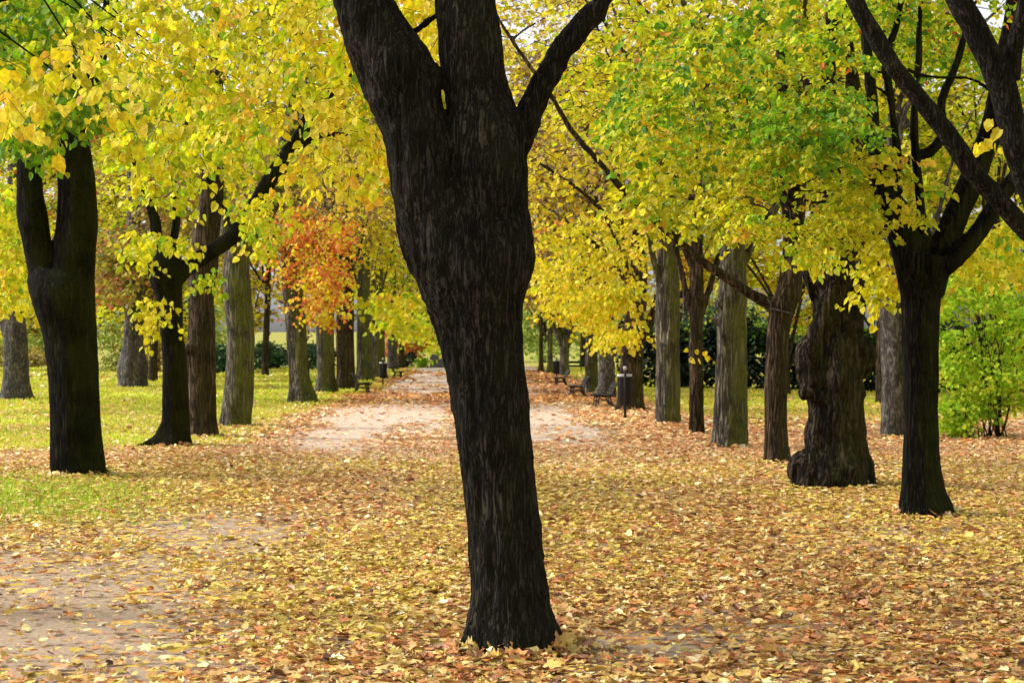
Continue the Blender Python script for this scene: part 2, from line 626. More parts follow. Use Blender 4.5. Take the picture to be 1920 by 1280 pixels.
def bough(w, a, b, r0, r1, sag=.3, sides=6):
    a, b = np.array(a, float), np.array(b, float)
    m1 = a * .67 + b * .33 + RNG.normal(0, .12, 3) + np.array([0, 0, sag])
    m2 = a * .33 + b * .67 + RNG.normal(0, .12, 3) + np.array([0, 0, sag * .8])
    w.limb(np.array([[*a, r0], [*m1, r0 * .75 + r1 * .25], [*m2, r0 * .35 + r1 * .65], [*b, r1]]), sides, .3)


GROUP_L = 'trees lining the left side of the path'
GROUP_R = 'trees lining the right side of the path'
GROUP_B = 'background park trees'


def tree(label, base, group=None, name='park_tree'):
    o = np.array([base[0], base[1], 0.0])
    return thing(name, label, 'tree', o, group), o


# ------------------------------------------------------------------ the tree in the middle
Y = 8.95
root, org = tree('big dark tree in the middle foreground, its trunk splitting into three thick limbs', at(958, 1220, Y), 'foreground trees')
w = Wood()
w.limb(root_rows(edge_limb([(868, 1050, 1227), (879, 1037, 1172), (886, 1026, 1122), (882, 1012, 1010), (874, 999, 897), (859, 989, 785),
                  (838, 981, 672), (824, 979, 616), (806, 984, 560, 0, .92), (776, 1000, 490, 0, .76), (757, 996, 440, 0, .64), (748, 985, 394, 0, .56),
                  (760, 982, 350, 0, .5), (790, 972, 315, 0, .42)], Y)), 56, .05, .09, 1.0)
w.limb(edge_limb([(800, 900, 540), (768, 890, 470, 0, .85), (748, 880, 394, 0, .9), (738, 868, 350), (725, 850, 262), (712, 832, 219), (692, 826, 175), (674, 813, 131), (657, 780, 87),
                  (644, 757, 44), (631, 733, 0), (600, 700, -90, .1), (560, 640, -240, .3), (490, 550, -480, .6), (430, 460, -760, 1)], Y)[:],
       40, .06, .05, .5)
w.limb(edge_limb([(870, 950, 530), (852, 980, 430, 0, .9), (843, 986, 330), (842, 984, 285), (842, 972, 235), (836, 951, 175), (828, 940, 110), (823, 932, 50), (819, 925, 0),
                  (815, 912, -150), (820, 890, -350, .2), (800, 850, -650, .3), (790, 815, -1000, .5)], Y), 40, .06, .05, 2.2)
w.limb(px_limb([(930, 320, 90), (972, 255, 62), (993, 215, 47), (1010, 175, 42), (1034, 131, 41), (1060, 87, 40), (1098, 44, 39), (1131, 0, 37),
                (1170, -60, 33), (1240, -190, 24, -.2), (1290, -380, 14, -.4)], Y), 24, .06, .03, .2)
w.limb(px_limb([(776, 60, 14), (800, 42, 12), (826, 24, 10)], Y + .12), 10, .05)
w.lump(at(985, 478, Y), .075, (.75, .8, 1.5))
w.lump(at(757, 420, Y), .06, (.7, .8, 1.5))
w.lump(at(812, 150, Y - .05), .06, (.9, .9, 1.7))
w.build(root, org, 'bark_dark', voxel=.0125, smooth=10, furrow=.012, rough=.013, fscale=20)
cr = Crown()
a = cr.slab([(560, -60), (700, -60), (730, 60), (760, 330), (700, 380), (640, 300), (580, 290), (600, 180)], (10.2, 11.6), 50, ['gold', 'yellow'] and [('gold', 1), ('yellow', 2), ('lime', 1)], .068, 9, .3, .95)
cr.slab([(735, -60), (850, -60), (850, 200), (820, 220), (770, 60)], (10.5, 14), 70, [('gold', 2), ('yellow', 1)], .085, 8, .3, .9)
cr.ball((-1.4, 9.3, 6.4), (1.8, 1.5, 1.2), 9, 10, 'gold', .1, 8, .5, .7, 'linden', twigs=True)
cr.ball((1.2, 9.2, 6.6), (1.7, 1.5, 1.2), 8, 10, 'yellow', .1, 8, .5, .7, 'linden', twigs=True)
cr.build(root, org)

# ------------------------------------------------------------------ near trees whose boughs reach in from the sides
root, org = tree('tree left of the frame whose drooping golden leafy branches fill the upper left', (-5.6, 10.6, 0), 'foreground trees')
w = Wood()
w.limb(root_rows(np.array([[-5.6, 10.6, 0, .36], [-5.6, 10.6, .6, .28], [-5.5, 10.6, 2.2, .25], [-5.3, 10.7, 3.6, .2], [-5.2, 10.8, 5.5, .12], [-5.1, 11, 8, .04]])), 24, .15, .1)
w.limb(np.array([[-5.45, 10.6, 2.7, .1], [-4.6, 10.5, 3.4, .07], [-3.6, 10.4, 3.9, .045], [-2.6, 10.4, 4.1, .02]]), 8, .2)
cr = Crown()
P = [(-40, 140), (90, 105), (210, -30), (640, -80), (690, 40), (680, 190), (640, 240), (560, 200), (490, 270), (430, 300), (370, 330), (330, 310), (250, 320),
     (205, 330), (180, 290), (205, 200), (140, 160), (60, 215), (-40, 235)]
a1 = cr.slab(P, (9.6, 12.6), 215, [('gold', 1.6), ('yellow', 3), ('lime', 2.6), ('oliveyel', 1)], .062, 10, .27, .9, clump=.66, tr=.0025)
a2 = cr.slab([(-40, 120), (80, 80), (200, 90), (230, 160), (190, 310), (168, 310), (190, 210), (140, 170), (50, 200), (-40, 220)], (8.2, 9.4), 20,
             [('gold', 1), ('yellow', 1)], .082, 7, .24, 1.0, tr=.0025)
a3 = cr.slab([(240, 240), (480, 200), (500, 260), (420, 330), (350, 375), (290, 385), (245, 350)], (12.5, 15.5), 120,
             [('lime', 3), ('yellow', 2), ('oliveyel', 1)], .066, 9, .28, .85, clump=.5, tr=.0025)
a4 = cr.slab([(200, -40), (640, -80), (690, 40), (680, 160), (250, 220), (210, 90)], (12.6, 16), 165, [('gold', 1), ('yellow', 2.4), ('lime', 2), ('oliveyel', 1)], .066, 10, .34, .8, clump=.75, tr=.0025)
a5 = cr.slab([(520, 270), (680, 230), (740, 330), (690, 370), (620, 330), (540, 330)], (10.5, 12.5), 26, [('yellow', 2), ('gold', 1)], .066, 7, .26, .95, tr=.0025)
for a, n in ((a1, 2), (a4, 2), (a3, 3)):
    for q in a[RNG.choice(len(a), n, replace=False)]:
        bough(w, (-4.6, 10.6 + RNG.uniform(-.3, 1.5), 3.9 + RNG.uniform(-.4, .8)), q, .014, .003, .5)
cr.ball((-5, 10.6, 6.4), (2.6, 2.2, 1.6), 12, 12, 'gold', .1, 8, .5, .7, 'linden', twigs=True)
w.build(root, org, 'bark_black')
cr.build(root, org)

Y = 11.0
root, org = tree('tree right of the frame sending two bare dark boughs across the upper right corner', (4.75, 11, 0), 'foreground trees')
w = Wood()
w.limb(root_rows(np.array([[4.75, 11, 0, .34], [4.72, 11, .5, .27], [4.6, 11, 1.6, .24], [4.35, 11, 2.2, .2], [3.95, 11, 2.55, .09]])), 24, .12, .1)
w.limb(px_limb([(2110, 590, 50), (2010, 510, 42), (1917, 424, 37), (1874, 376, 36), (1825, 324, 36), (1790, 271, 35), (1751, 219, 34), (1716, 175, 33), (1677, 127, 33),
                (1642, 70, 32), (1607, 9, 31), (1575, -80, 27), (1560, -250, 20, -.3), (1500, -450, 10, -.5)], Y), 20, .08, .03)
w.limb(px_limb([(2130, 620, 100), (2010, 480, 75), (1945, 370, 60), (1912, 290, 52), (1894, 220, 50), (1882, 170, 50), (1856, 110, 49), (1822, 45, 47), (1795, -5, 44), (1760, -90, 38),
                (1740, -250, 28), (1700, -480, 14)], Y + .25), 20, .08, .04)
w.limb(px_limb([(1893, 150, 36), (1900, 95, 34), (1918, 30, 32), (1935, -60, 28), (1990, -260, 18)], Y + .3), 14, .08)
w.limb(px_limb([(1920, 430, 26), (1955, 370, 22), (2000, 300, 18)], Y + .1), 10, .1)
w.limb(px_limb([(2040, 500, 70), (2120, 300, 60), (2200, 0, 45), (2260, -350, 20)], Y + .3), 14, .2)
w.build(root, org, 'bark_dark', voxel=.014, smooth=4, furrow=.004, rough=.006, fscale=20)
cr = Crown()
cr.slab([(1840, 180), (1900, 215), (1925, 240), (1860, 260), (1780, 250)], (11.0, 11.4), 3, 'gold', .085, 5, .2, .9)
cr.ball((3.6, 11, 6.6), (2.4, 2, 1.3), 10, 10, [('yellow', 1), ('lime', 1)], .1, 8, .5, .7, 'linden', twigs=True)
cr.build(root, org)

# ------------------------------------------------------------------ left row
Y = depth(893)
root, org = tree('thick black-barked tree with a deep V fork, standing on the near green grass patch', at(146, 893, Y), GROUP_L)
w = Wood()
w.limb(root_rows(edge_limb([(99, 196, 892), (98, 193, 855), (97, 187, 780), (93, 184, 705), (84, 180, 630), (62, 176, 555), (54, 175, 525, 0, .8), (58, 174, 508, 0, .6)], Y)), 40, .1, .08, .7)
w.limb(edge_limb([(76, 124, 590), (60, 114, 535, 0, .9), (47, 99, 472), (36, 90, 410), (31, 80, 370), (34, 74, 310), (30, 62, 230), (10, 44, 120), (-20, 14, 0), (-70, -45, -200)], Y), 24, .12, .05)
w.limb(edge_limb([(100, 160, 590), (92, 174, 535, 0, .9), (101, 179, 470), (109, 183, 400), (110, 176, 330), (108, 168, 280), (104, 158, 200), (96, 140, 120), (98, 132, 50), (104, 134, -60), (100, 120, -300)], Y), 24, .12, .05)
w.limb(px_limb([(150, 250, 34), (175, 150, 30), (195, 70, 28), (208, 0, 26), (230, -150, 18)], Y), 14, .15)
w.limb(px_limb([(60, 270, 20), (20, 262, 16), (-60, 268, 10)], Y), 8, .15)
cr = Crown()
cr.slab([(-60, -60), (110, -60), (190, 0), (170, 60), (100, 110), (-60, 160)], (17, 22), 380, [('green', 3), ('lime', 2)], .1, 9, .5, .7, clump=.3)
cr.slab([(0, 240), (90, 180), (210, 150), (225, 200), (180, 215), (120, 205), (100, 235), (40, 265), (-40, 290), (-40, 235)], (17, 20.3), 170, [('green', 4), ('lime', 1.5)], .1, 9, .45, .75, clump=.25)
cr.slab([(-60, 340), (50, 340), (60, 420), (30, 560), (-60, 600)], (22, 27), 240, [('lime', 3), ('yellow', 2)], .1, 9, .45, .75, clump=.3)
cr.ball((-5.7, 20.8, 8.4), (3, 2.6, 1.8), 14, 12, 'lime', .13, 8, .6, .6, 'quad')
w.build(root, org, 'bark_black', voxel=.026, smooth=4, furrow=.008, rough=.012, fscale=15)
cr.build(root, org)

Y = depth(838)
root, org = tree('slim dark tree with a spreading root foot and a long limb arching right', at(322, 838, Y), GROUP_L)
w = Wood()
w.limb(root_rows(edge_limb([(288, 361, 838), (303, 356, 815), (305, 353, 780), (306, 352, 705), (302, 344, 630), (294, 342, 555), (281, 341, 517), (277, 344, 497), (282, 330, 470)], Y)), 28, .1, .08, .3)
w.limb(np.array([[*at(318, 800, Y), .16], [*at(296, 826, Y - .1), .11], [*at(268, 836, Y - .2), .05], [*at(248, 842, Y - .25), .02]]), 12, .08)
w.limb(px_limb([(330, 515, 44), (352, 500, 32), (400, 470, 30), (440, 440, 30), (465, 408, 29), (495, 356, 28), (530, 300, 27), (563, 255, 24), (590, 200, 20), (640, 160, 15), (680, 130, 10)], Y), 16, .1)
w.limb(px_limb([(296, 505, 34), (285, 465, 26), (293, 425, 20), (270, 350, 16), (240, 260, 12), (225, 150, 9)], Y), 12, .1)
w.limb(px_limb([(318, 500, 26), (326, 450, 17), (331, 400, 14), (325, 325, 12), (346, 260, 10), (360, 150, 8), (375, 40, 6)], Y), 10, .1)
w.limb(px_limb([(440, 440, 14), (425, 400, 10), (390, 330, 8), (380, 250, 6)], Y), 8, .15)
w.limb(px_limb([(530, 300, 14), (600, 255, 10), (690, 255, 7), (760, 250, 5)], Y), 8, .15)
cr = Crown()
cr.slab([(250, 440), (300, 440), (340, 470), (400, 440), (360, 460), (300, 450), (260, 500)], (24, 26.5), 34, [('yellow', 2), ('lime', 2)], .1, 8, .4, .9, clump=.3)
cr.slab([(250, 570), (290, 550), (320, 590), (285, 625), (255, 610)], (25.4, 26.4), 14, 'yellow', .1, 8, .35, .9)
cr.slab([(450, 380), (520, 340), (530, 420), (500, 470), (470, 480)], (24.8, 26.6), 45, [('yellow', 3), ('lime', 1)], .1, 8, .35, .95)
cr.slab([(380, 500), (410, 500), (400, 545), (375, 545)], (26, 26.8), 8, 'lime', .1, 8, .3, .95)
cr.ball((-5.4, 26.5, 7.2), (3.0, 2.4, 2.6), 22, 14, [('yellow', 2), ('lime', 2), ('oliveyel', 2)], .12, 8, .6, .6, 'quad', twigs=True)
w.build(root, org, 'bark_black', voxel=.026, smooth=3, furrow=.007, rough=.01, fscale=15)
cr.build(root, org)

Y = depth(821)
root, org = tree('brown-barked tree with a small burl, close behind the slim dark tree on the left', at(382, 821, Y), GROUP_L)
w = Wood()
w.limb(root_rows(edge_limb([(355, 410, 821), (356, 406, 780), (354, 405, 742), (350, 406, 690), (349, 407, 667), (353, 404, 630), (354, 401, 555), (352, 408, 500), (360, 410, 450), (375, 418, 360), (385, 418, 240), (395, 420, 80), (400, 414, -100)], Y)), 24, .1, .08, .9)
w.lump(at(362, 655, Y - .18), .16, (1, .8, .8))
cr = Crown()
cr.ball((-5.7, 30, 7.0), (3.2, 2.6, 3.0), 24, 15, [('oliveyel', 2), ('lime', 2), ('brown', 1), ('green', .6)], .13, 8, .6, .6, 'quad', twigs=True)
w.build(root, org, 'bark_brown', voxel=.03, smooth=3, furrow=.006, rough=.02, fscale=13)
cr.build(root, org)

Y = depth(801)
root, org = tree('curving grey trunk, fourth along the left side, bending right near its top', at(442, 801, Y), GROUP_L)
w = Wood()
w.limb(root_rows(edge_limb([(411, 472, 801), (415, 472, 770), (419, 474, 742), (422, 475, 705), (426, 476, 630), (420, 471, 555), (421, 468, 490), (436, 482, 450), (466, 506, 410), (493, 530, 370), (510, 542, 320), (530, 556, 230), (540, 560, 100), (550, 562, -100)], Y)), 24, .1, .08, 2.1)
w.limb(px_limb([(445, 490, 36), (425, 430, 28), (415, 330, 22), (420, 200, 16)], Y), 12, .15)
cr = Crown()
cr.ball((-5.2, 33.6, 7.4), (3.2, 2.6, 3.2), 24, 15, [('yellow', 1), ('lime', 1), ('brown', 2), ('olive', 1)], .13, 8, .6, .6, 'quad', twigs=True)
w.build(root, org, 'bark_mossy', voxel=.03, smooth=3, furrow=.008, rough=.01, fscale=13)
cr.build(root, org)


def row_tree(label, rows, group, mat, crown, leaf, py=None, voxel=None, extra=(), lumps=(), name='park_tree', furrow=.012, slabs=(), nb=10):
    """a tree further off: trunk sections from the photo, boughs into a clumped crown.
    crown: list of (dx, dy, z, rx, ry, rz, blobs, sprays, palette)"""
    pyb = rows[0][2]
    Y = depth(pyb)
    cx = (rows[0][0] + rows[0][1]) / 2
    root, org = tree(label, at(cx, pyb, Y), group, name)
    w = Wood()
    w.limb(root_rows(edge_limb(rows, Y)), 22, .2, .15, RNG.uniform(0, 6))
    for e in extra:
        w.limb(px_limb(e, Y), 10, .2)
    for l in lumps:
        w.lump(at(l[0], l[1], Y - l[3]), l[2], (1, .8, 1.1))
    cr = Crown()
    top = w.axis[0]
    for (dx, dy, z, rx, ry, rz, nbl, ns, pal) in crown:
        cen = cr.ball((org[0] + dx, org[1] + dy, z), (rx, ry, rz), nbl, ns, pal, leaf * .85, 7, leaf * 4, .5, 'quad', twigs=True, tr=.006 + leaf * .03)
        for c in cen[:nb]:
            i = RNG.integers(len(top) // 2, len(top))
            bough(w, top[i, :3], c, min(top[i, 3] * .5, .07), .015, .3, 5)
    for s in slabs:
        cr.slab(*s)
    w.build(root, org, mat, voxel=voxel, smooth=2, furrow=furrow if voxel else 0, rough=.015 if voxel else 0, fscale=12)
    cr.build(root, org)
    return root


row_tree('mossy trunk wrapped in orange foliage, its foot flaring on the left lawn edge',
         [(540, 597, 756), (543, 583, 715), (541, 578, 670), (538, 574, 630), (531, 568, 555), (527, 562, 510), (532, 560, 420), (545, 568, 300), (556, 572, 120), (560, 570, -80)],
         GROUP_L, 'bark_mossy', [(0.2, 0, 6.4, 2.6, 2.2, 2.0, 24, 14, [('brown', 2), ('yellow', 1)])], .2, voxel=.045,
         slabs=[([(512, 400), (560, 378), (600, 400), (665, 400), (670, 440), (630, 470), (650, 540), (615, 600), (560, 580), (540, 530), (505, 470)], (42.5, 47.3), 330, [('orange', 5), ('gold', 1), ('yellow', .6)], .1, 9, .55, .7, 'linden', .72),
                ([(560, 500), (640, 480), (640, 600), (590, 610), (560, 600)], (49, 52), 80, [('orange', 1), ('gold', 2)], .15, 8, .5, .7, 'linden', .2)])

row_tree('stout mossy trunk behind the near left bench, nearest of the tight cluster of trunks',
         [(588, 634, 737), (593, 628, 710), (593, 626, 660), (592, 626, 600), (596, 628, 540), (600, 628, 440), (606, 630, 300), (612, 628, 100)],
         GROUP_L, 'bark_mossy', [(0, 0, 8.2, 3.4, 2.6, 4.0, 40, 16, [('yellow', 2), ('gold', 2), ('brown', 1)])], .22)
row_tree('tall dark trunk rising straight through yellow leaves behind the backrest of the near left bench',
         [(627, 668, 731), (630, 665, 700), (630, 664, 640), (632, 664, 560), (632, 660, 450), (634, 660, 300), (638, 658, 120), (642, 654, -40)],
         GROUP_L, 'bark_brown', [(0.3, 0, 8.6, 3.4, 2.6, 4.2, 36, 14, [('yellow', 2), ('brown', 1.5), ('gold', 1)])], .22,
         extra=[[(646, 420, 20), (670, 360, 14), (720, 330, 8)], [(646, 300, 20), (690, 240, 12), (740, 220, 7)]])
row_tree('dark trunk with a wide foot standing just left of the left litter bin',
         [(664, 704, 715), (668, 699, 690), (668, 697, 640), (670, 694, 580), (672, 694, 480), (676, 694, 300), (680, 692, 120)],
         GROUP_L, 'bark_mossy', [(0.5, 0, 8.6, 4, 3, 4.4, 40, 16, [('yellow', 3), ('gold', 2), ('lime', 1)])], .25,
         slabs=[([(680, 560), (790, 540), (800, 620), (760, 630), (700, 600)], (58, 72), 80, [('yellow', 2), ('lime', 2), ('gold', 1)], .22, 8, .7, .7, 'linden')])
row_tree('greenish trunk partly behind the left litter bin',
         [(690, 727, 710), (693, 724, 690), (694, 722, 640), (694, 720, 580), (696, 716, 450), (698, 712, 300)],
         GROUP_L, 'bark_mossy', [(0.4, 0, 9, 4, 3, 5, 40, 14, [('gold', 2), ('brown', 1), ('yellow', 2)])], .27)
row_tree('pale grey slender trunk right of the left litter bin, beside the second left bench',
         [(723, 748, 694), (726, 746, 680), (726, 745, 640), (728, 744, 590), (730, 742, 480), (732, 740, 350)],
         GROUP_L, 'bark_gray', [(1.0, 0, 9, 4.5, 3.5, 5.5, 44, 14, [('yellow', 2), ('lime', 2)])], .34,
         slabs=[([(760, 540), (830, 560), (840, 650), (790, 655), (755, 630)], (94, 114), 70, [('lime', 4), ('yellow', 1)], .32, 8, 1.0, .6, 'quad')])
row_tree('thin dark trunk, last of the left row, at the end of the path',
         [(744, 761, 692), (747, 759, 670), (748, 759, 620), (750, 758, 550), (750, 757, 400)],
         GROUP_L, 'bark_brown', [(1.5, 0, 10, 5, 4, 6.5, 44, 14, [('lime', 2), ('yellow', 2), ('orange', .5)])], .36)

# lawn trees at the left
row_tree('light grey smooth trunk at the left edge, standing alone on the lawn',
         [(-2, 64, 750), (6, 57, 720), (8, 54, 690), (7, 52, 640), (9, 46, 590), (12, 42, 540), (14, 40, 400), (16, 36, 200)],
         'trees on the left lawn', 'bark_gray', [(0, 0, 9, 4, 3, 4.6, 40, 16, [('yellow', 2), ('orange', 1), ('lime', 2)])], .22, voxel=.045, furrow=.004,
         extra=[[(22, 640, 26), (4, 600, 18), (-14, 570, 14)]],
         slabs=[([(-40, 380), (30, 380), (45, 540), (30, 580), (-40, 590)], (42, 50), 160, [('orange', 1), ('yellow', 3), ('lime', 1)], .17, 8, .6, .7, 'linden')])
row_tree('dark trunk with a swollen burl above its foot, alone on the left lawn',
         [(221, 276, 727), (221, 275, 712), (219, 277, 690), (224, 273, 672), (229, 269, 650), (233, 267, 600), (236, 267, 540), (238, 264, 400), (240, 260, 200)],
         'trees on the left lawn', 'bark_gray', [(0, 0, 8.0, 4.4, 3, 4.6, 44, 16, [('olive', 2), ('rust', 1), ('brown', 1)])], .26, voxel=.055,
         slabs=[([(175, 430), (262, 430), (275, 560), (230, 565), (178, 555)], (62, 70), 190, [('olive', 3), ('rust', 1.2)], .2, 8, .7, .6, 'linden')])

# ------------------------------------------------------------------ right row
Y = depth(968)
root, org = tree('black forked tree at right, slim straight trunk splitting into many upright limbs', at(1733, 968, Y), GROUP_R)
w = Wood()
w.limb(root_rows(edge_limb([(1683, 1784, 966), (1690, 1769, 915), (1694, 1760, 845), (1695, 1758, 775), (1694, 1758, 681), (1692, 1760, 587), (1689, 1766, 540), (1683, 1776, 515), (1685, 1785, 480)], Y)), 40, .08, .1, .4)
w.limb(px_limb([(1722, 560, 60), (1712, 500, 66), (1692, 440, 56), (1672, 390, 48), (1655, 340, 40), (1640, 270, 26), (1634, 180, 20), (1622, 60, 15), (1610, -100, 10)], Y), 18, .08, .04)
w.limb(px_limb([(1725, 520, 40), (1736, 465, 24), (1728, 400, 18), (1718, 300, 16), (1714, 220, 15), (1722, 120, 13), (1724, 40, 11), (1730, -80, 8)], Y), 14, .08)
w.limb(px_limb([(1742, 550, 56), (1760, 490, 52), (1782, 430, 48), (1812, 360, 46), (1842, 290, 44), (1864, 220, 42), (1880, 130, 34), (1900, 0, 26), (1910, -150, 16)], Y), 18, .08, .04)
w.limb(px_limb([(1770, 500, 40), (1805, 470, 36), (1845, 420, 33), (1875, 372, 30), (1905, 330, 27), (1940, 280, 22), (2010, 190, 14)], Y - .15), 16, .08)
w.limb(px_limb([(1668, 380, 26), (1682, 300, 17), (1672, 200, 13), (1660, 110, 14), (1678, 60, 12), (1690, 0, 11), (1700, -100, 8)], Y), 12, .1)
w.limb(px_limb([(1718, 290, 16), (1745, 285, 22), (1768, 250, 17), (1765, 190, 14), (1790, 130, 12), (1808, 70, 11), (1830, 0, 8)], Y), 10, .1)
w.limb(px_limb([(1700, 130, 7), (1740, 144, 6), (1812, 146, 6), (1840, 158, 6), (1858, 172, 5)], Y - .4), 8, .1)
for k in range(10):
    x0 = RNG.uniform(1640, 1730)
    y0 = RNG.uniform(150, 400)
    w.limb(px_limb([(x0, y0, 8), (x0 - 60, y0 - 40, 6), (x0 - 150, y0 - 20 + RNG.uniform(-40, 40), 4), (x0 - 240, y0 + RNG.uniform(-30, 60), 3)], Y + RNG.uniform(-.5, .6)), 6, .15)
cr = Crown()
a = cr.slab([(1340, 330), (1400, 260), (1480, 290), (1560, 260), (1640, 300), (1650, 390), (1630, 410), (1560, 465), (1500, 455), (1440, 430), (1390, 480), (1360, 450), (1420, 400), (1340, 390)],
            (14.2, 17.6), 270, [('yellow', 2), ('lime', 3), ('oliveyel', 3)], .058, 14, .36, .55, clump=.55)
a = cr.slab([(1180, 120), (1300, 60), (1420, 90), (1560, 40), (1620, 130), (1620, 280), (1560, 300), (1480, 240), (1430, 290), (1330, 260), (1200, 240)],
            (15, 18), 270, [('green', 3), ('lime', 2), ('oliveyel', 3)], .058, 14, .36, .5, clump=.55)
cr.slab([(1420, 180), (1610, 160), (1620, 260), (1560, 300), (1450, 310), (1410, 260)], (14, 15.4), 120, [('green', 4), ('oliveyel', 1)], .058, 14, .34, .55)
cr.slab([(1560, -60), (1960, -60), (1960, 60), (1880, 120), (1780, 160), (1700, 150), (1620, 120)], (15.5, 19), 260, [('green', 2), ('lime', 3), ('orange', .3)], .06, 13, .38, .55, clump=.7)
cr.slab([(1640, 280), (1720, 260), (1740, 420), (1700, 420), (1650, 420)], (15.5, 17), 45, [('yellow', 2), ('lime', 1)], .08, 7, .3, .8)
cr.slab([(1630, 430), (1690, 440), (1695, 530), (1660, 560), (1630, 560)], (16.5, 18), 46, [('yellow', 3)], .085, 7, .3, .9)
cr.slab([(1780, 440), (1930, 380), (1930, 520), (1850, 530), (1780, 520)], (17, 20), 80, [('yellow', 3), ('lime', 1)], .09, 8, .4, .7)
cr.ball((4.2, 15.9, 7.4), (2.8, 2.4, 1.6), 12, 12, 'lime', .13, 8, .6, .6, 'quad')
w.build(root, org, 'bark_black', voxel=.018, smooth=4, furrow=.006, rough=.008, fscale=18)
cr.build(root, org)

Y = depth(912)
root, org = tree('thick gnarled trunk swollen with burls on both sides, beside the black forked tree at right', at(1558, 912, Y), GROUP_R)
w = Wood()
w.limb(root_rows(edge_limb([(1490, 1627, 911), (1496, 1626, 880), (1512, 1620, 845), (1515, 1615, 798), (1518, 1614, 761), (1516, 1614, 720), (1520, 1616, 681), (1527, 1615, 640), (1524, 1619, 587),
                           (1520, 1626, 541), (1510, 1630, 510), (1530, 1620, 470)], Y)), 44, .08, .1, .2)
w.limb(px_limb([(1545, 545, 60), (1518, 500, 44), (1503, 465, 38), (1490, 420, 34), (1478, 340, 26), (1470, 220, 20), (1460, 80, 14)], Y), 18, .1, .05)
w.limb(px_limb([(1600, 540, 64), (1608, 490, 56), (1614, 440, 46), (1612, 380, 38), (1606, 280, 30), (1598, 160, 24), (1590, 20, 18), (1585, -120, 12)], Y), 18, .1, .05)
w.limb(px_limb([(1560, 500, 40), (1563, 430, 28), (1560, 340, 24), (1562, 260, 22), (1555, 150, 16), (1560, 0, 10)], Y + .2), 14, .1)
for (px, py, r, dy, sq) in [(1532, 698, .25, .05, (.95, 1, 1.25)), (1520, 668, .15, .08, (.8, 1, 1.6)), (1522, 735, .16, .1, (1, 1, .7)), (1608, 674, .22, .0, (.85, 1, 1.15)), (1600, 735, .15, .05, (.9, 1, .8)),
                            (1525, 880, .27, .05, (1.0, 1, .95)), (1512, 905, .16, .1, (1, 1, .8)), (1598, 872, .2, .05, (.85, 1, 1.2)), (1560, 890, .22, .16, (1.3, .8, .9)), (1540, 640, .14, .16, (1, .7, 2.0)),
                            (1606, 548, .16, .0, (.8, 1, 1.6)), (1575, 790, .2, .12, (1.3, .6, 1.5)), (1534, 810, .12, .12, (.8, 1, 1.8)), (1550, 745, .16, .2, (1.2, .6, .9)), (1585, 620, .14, .2, (.8, .6, 2.2)), (1545, 590, .12, .2, (.8, .6, 2.4))]:
    w.lump(at(px, py, Y - dy), r, sq)
cr = Crown()
cr.slab([(1480, 470), (1560, 460), (1620, 430), (1600, 490), (1560, 500), (1500, 490)], (18, 19.1), 16, [('lime', 2), ('yellow', 2)], .085, 7, .3, .9)
cr.slab([(1180, -60), (1640, -60), (1600, 120), (1400, 120), (1250, 200), (1180, 120)], (18, 23), 270, [('oliveyel', 3), ('yellow', 1), ('green', 2), ('lime', 1), ('orange', .3)], .095, 9, .42, .55, clump=.62)
cr.ball((4, 19.6, 8.2), (2.8, 2.4, 1.8), 12, 12, 'lime', .14, 8, .6, .6, 'quad')
w.build(root, org, 'bark_burl', voxel=.020, smooth=8, furrow=.022, rough=.06, fscale=12)
cr.build(root, org)

Y = depth(872)
root, org = tree('slim leaning tree beside the gnarled trunk, a long bare branch slanting up from it', at(1457, 872, Y), GROUP_R)
w = Wood()
w.limb(root_rows(edge_limb([(1430, 1484, 872), (1433, 1478, 835), (1434, 1475, 790), (1434, 1475, 728), (1438, 1478, 660), (1440, 1482, 610), (1446, 1494, 575), (1456, 1504, 545), (1462, 1504, 515), (1466, 1500, 480),
                           (1478, 1508, 420), (1488, 1514, 300), (1494, 1516, 150), (1500, 1514, -50)], Y)), 28, .1, .08, .9)
w.limb(px_limb([(1462, 580, 26), (1444, 569, 22), (1406, 550, 20), (1369, 524, 18), (1312, 487, 16), (1250, 432, 13), (1188, 378, 12), (1125, 306, 11), (1072, 245, 10), (1033, 179, 9), (1002, 136, 8), (959, 74, 7), (928, 22, 6), (890, -60, 4)], Y), 12, .12)
w.limb(px_limb([(959, 76, 6), (985, 55, 5), (1030, 30, 3)], Y), 6, .1)
w.limb(px_limb([(1033, 180, 5), (1038, 150, 4), (1036, 120, 3)], Y), 6, .1)
w.limb(px_limb([(1312, 487, 7), (1330, 460, 5), (1338, 430, 4)], Y), 6, .1)
cr = Crown()
cr.slab([(1180, 200), (1340, 240), (1440, 270), (1420, 370), (1380, 420), (1300, 425), (1220, 415), (1160, 370)], (21, 26), 250, [('yellow', 2), ('oliveyel', 3), ('green', 1)], .1, 9, .45, .55, clump=.62)
cr.slab([(1150, 150), (1260, 120), (1280, 250), (1230, 300), (1140, 250)], (20, 24), 100, [('lime', 2), ('green', 2), ('yellow', 1)], .1, 9, .45, .5)
cr.ball((3.6, 23, 9), (2.8, 2.4, 2), 12, 12, 'yellow', .14, 8, .6, .6, 'quad')
w.build(root, org, 'bark_brown', voxel=.024, smooth=3, furrow=.006, rough=.008, fscale=15)
# frayed cord tied round the branch joint
cord = Wood()
cord.limb(px_limb([(1432, 575, 3, -.12), (1440, 585, 3, -.16), (1446, 572, 3, -.16), (1438, 560, 3, -.12)], Y), 5, .05)
cord.limb(px_limb([(1446, 578, 2.4, -.16), (1470, 584, 2.4, -.28), (1492, 590, 2, -.25)], Y), 5, .05)
cord.build(root, org, 'bark_gray', name='cord')
cr.build(root, org)

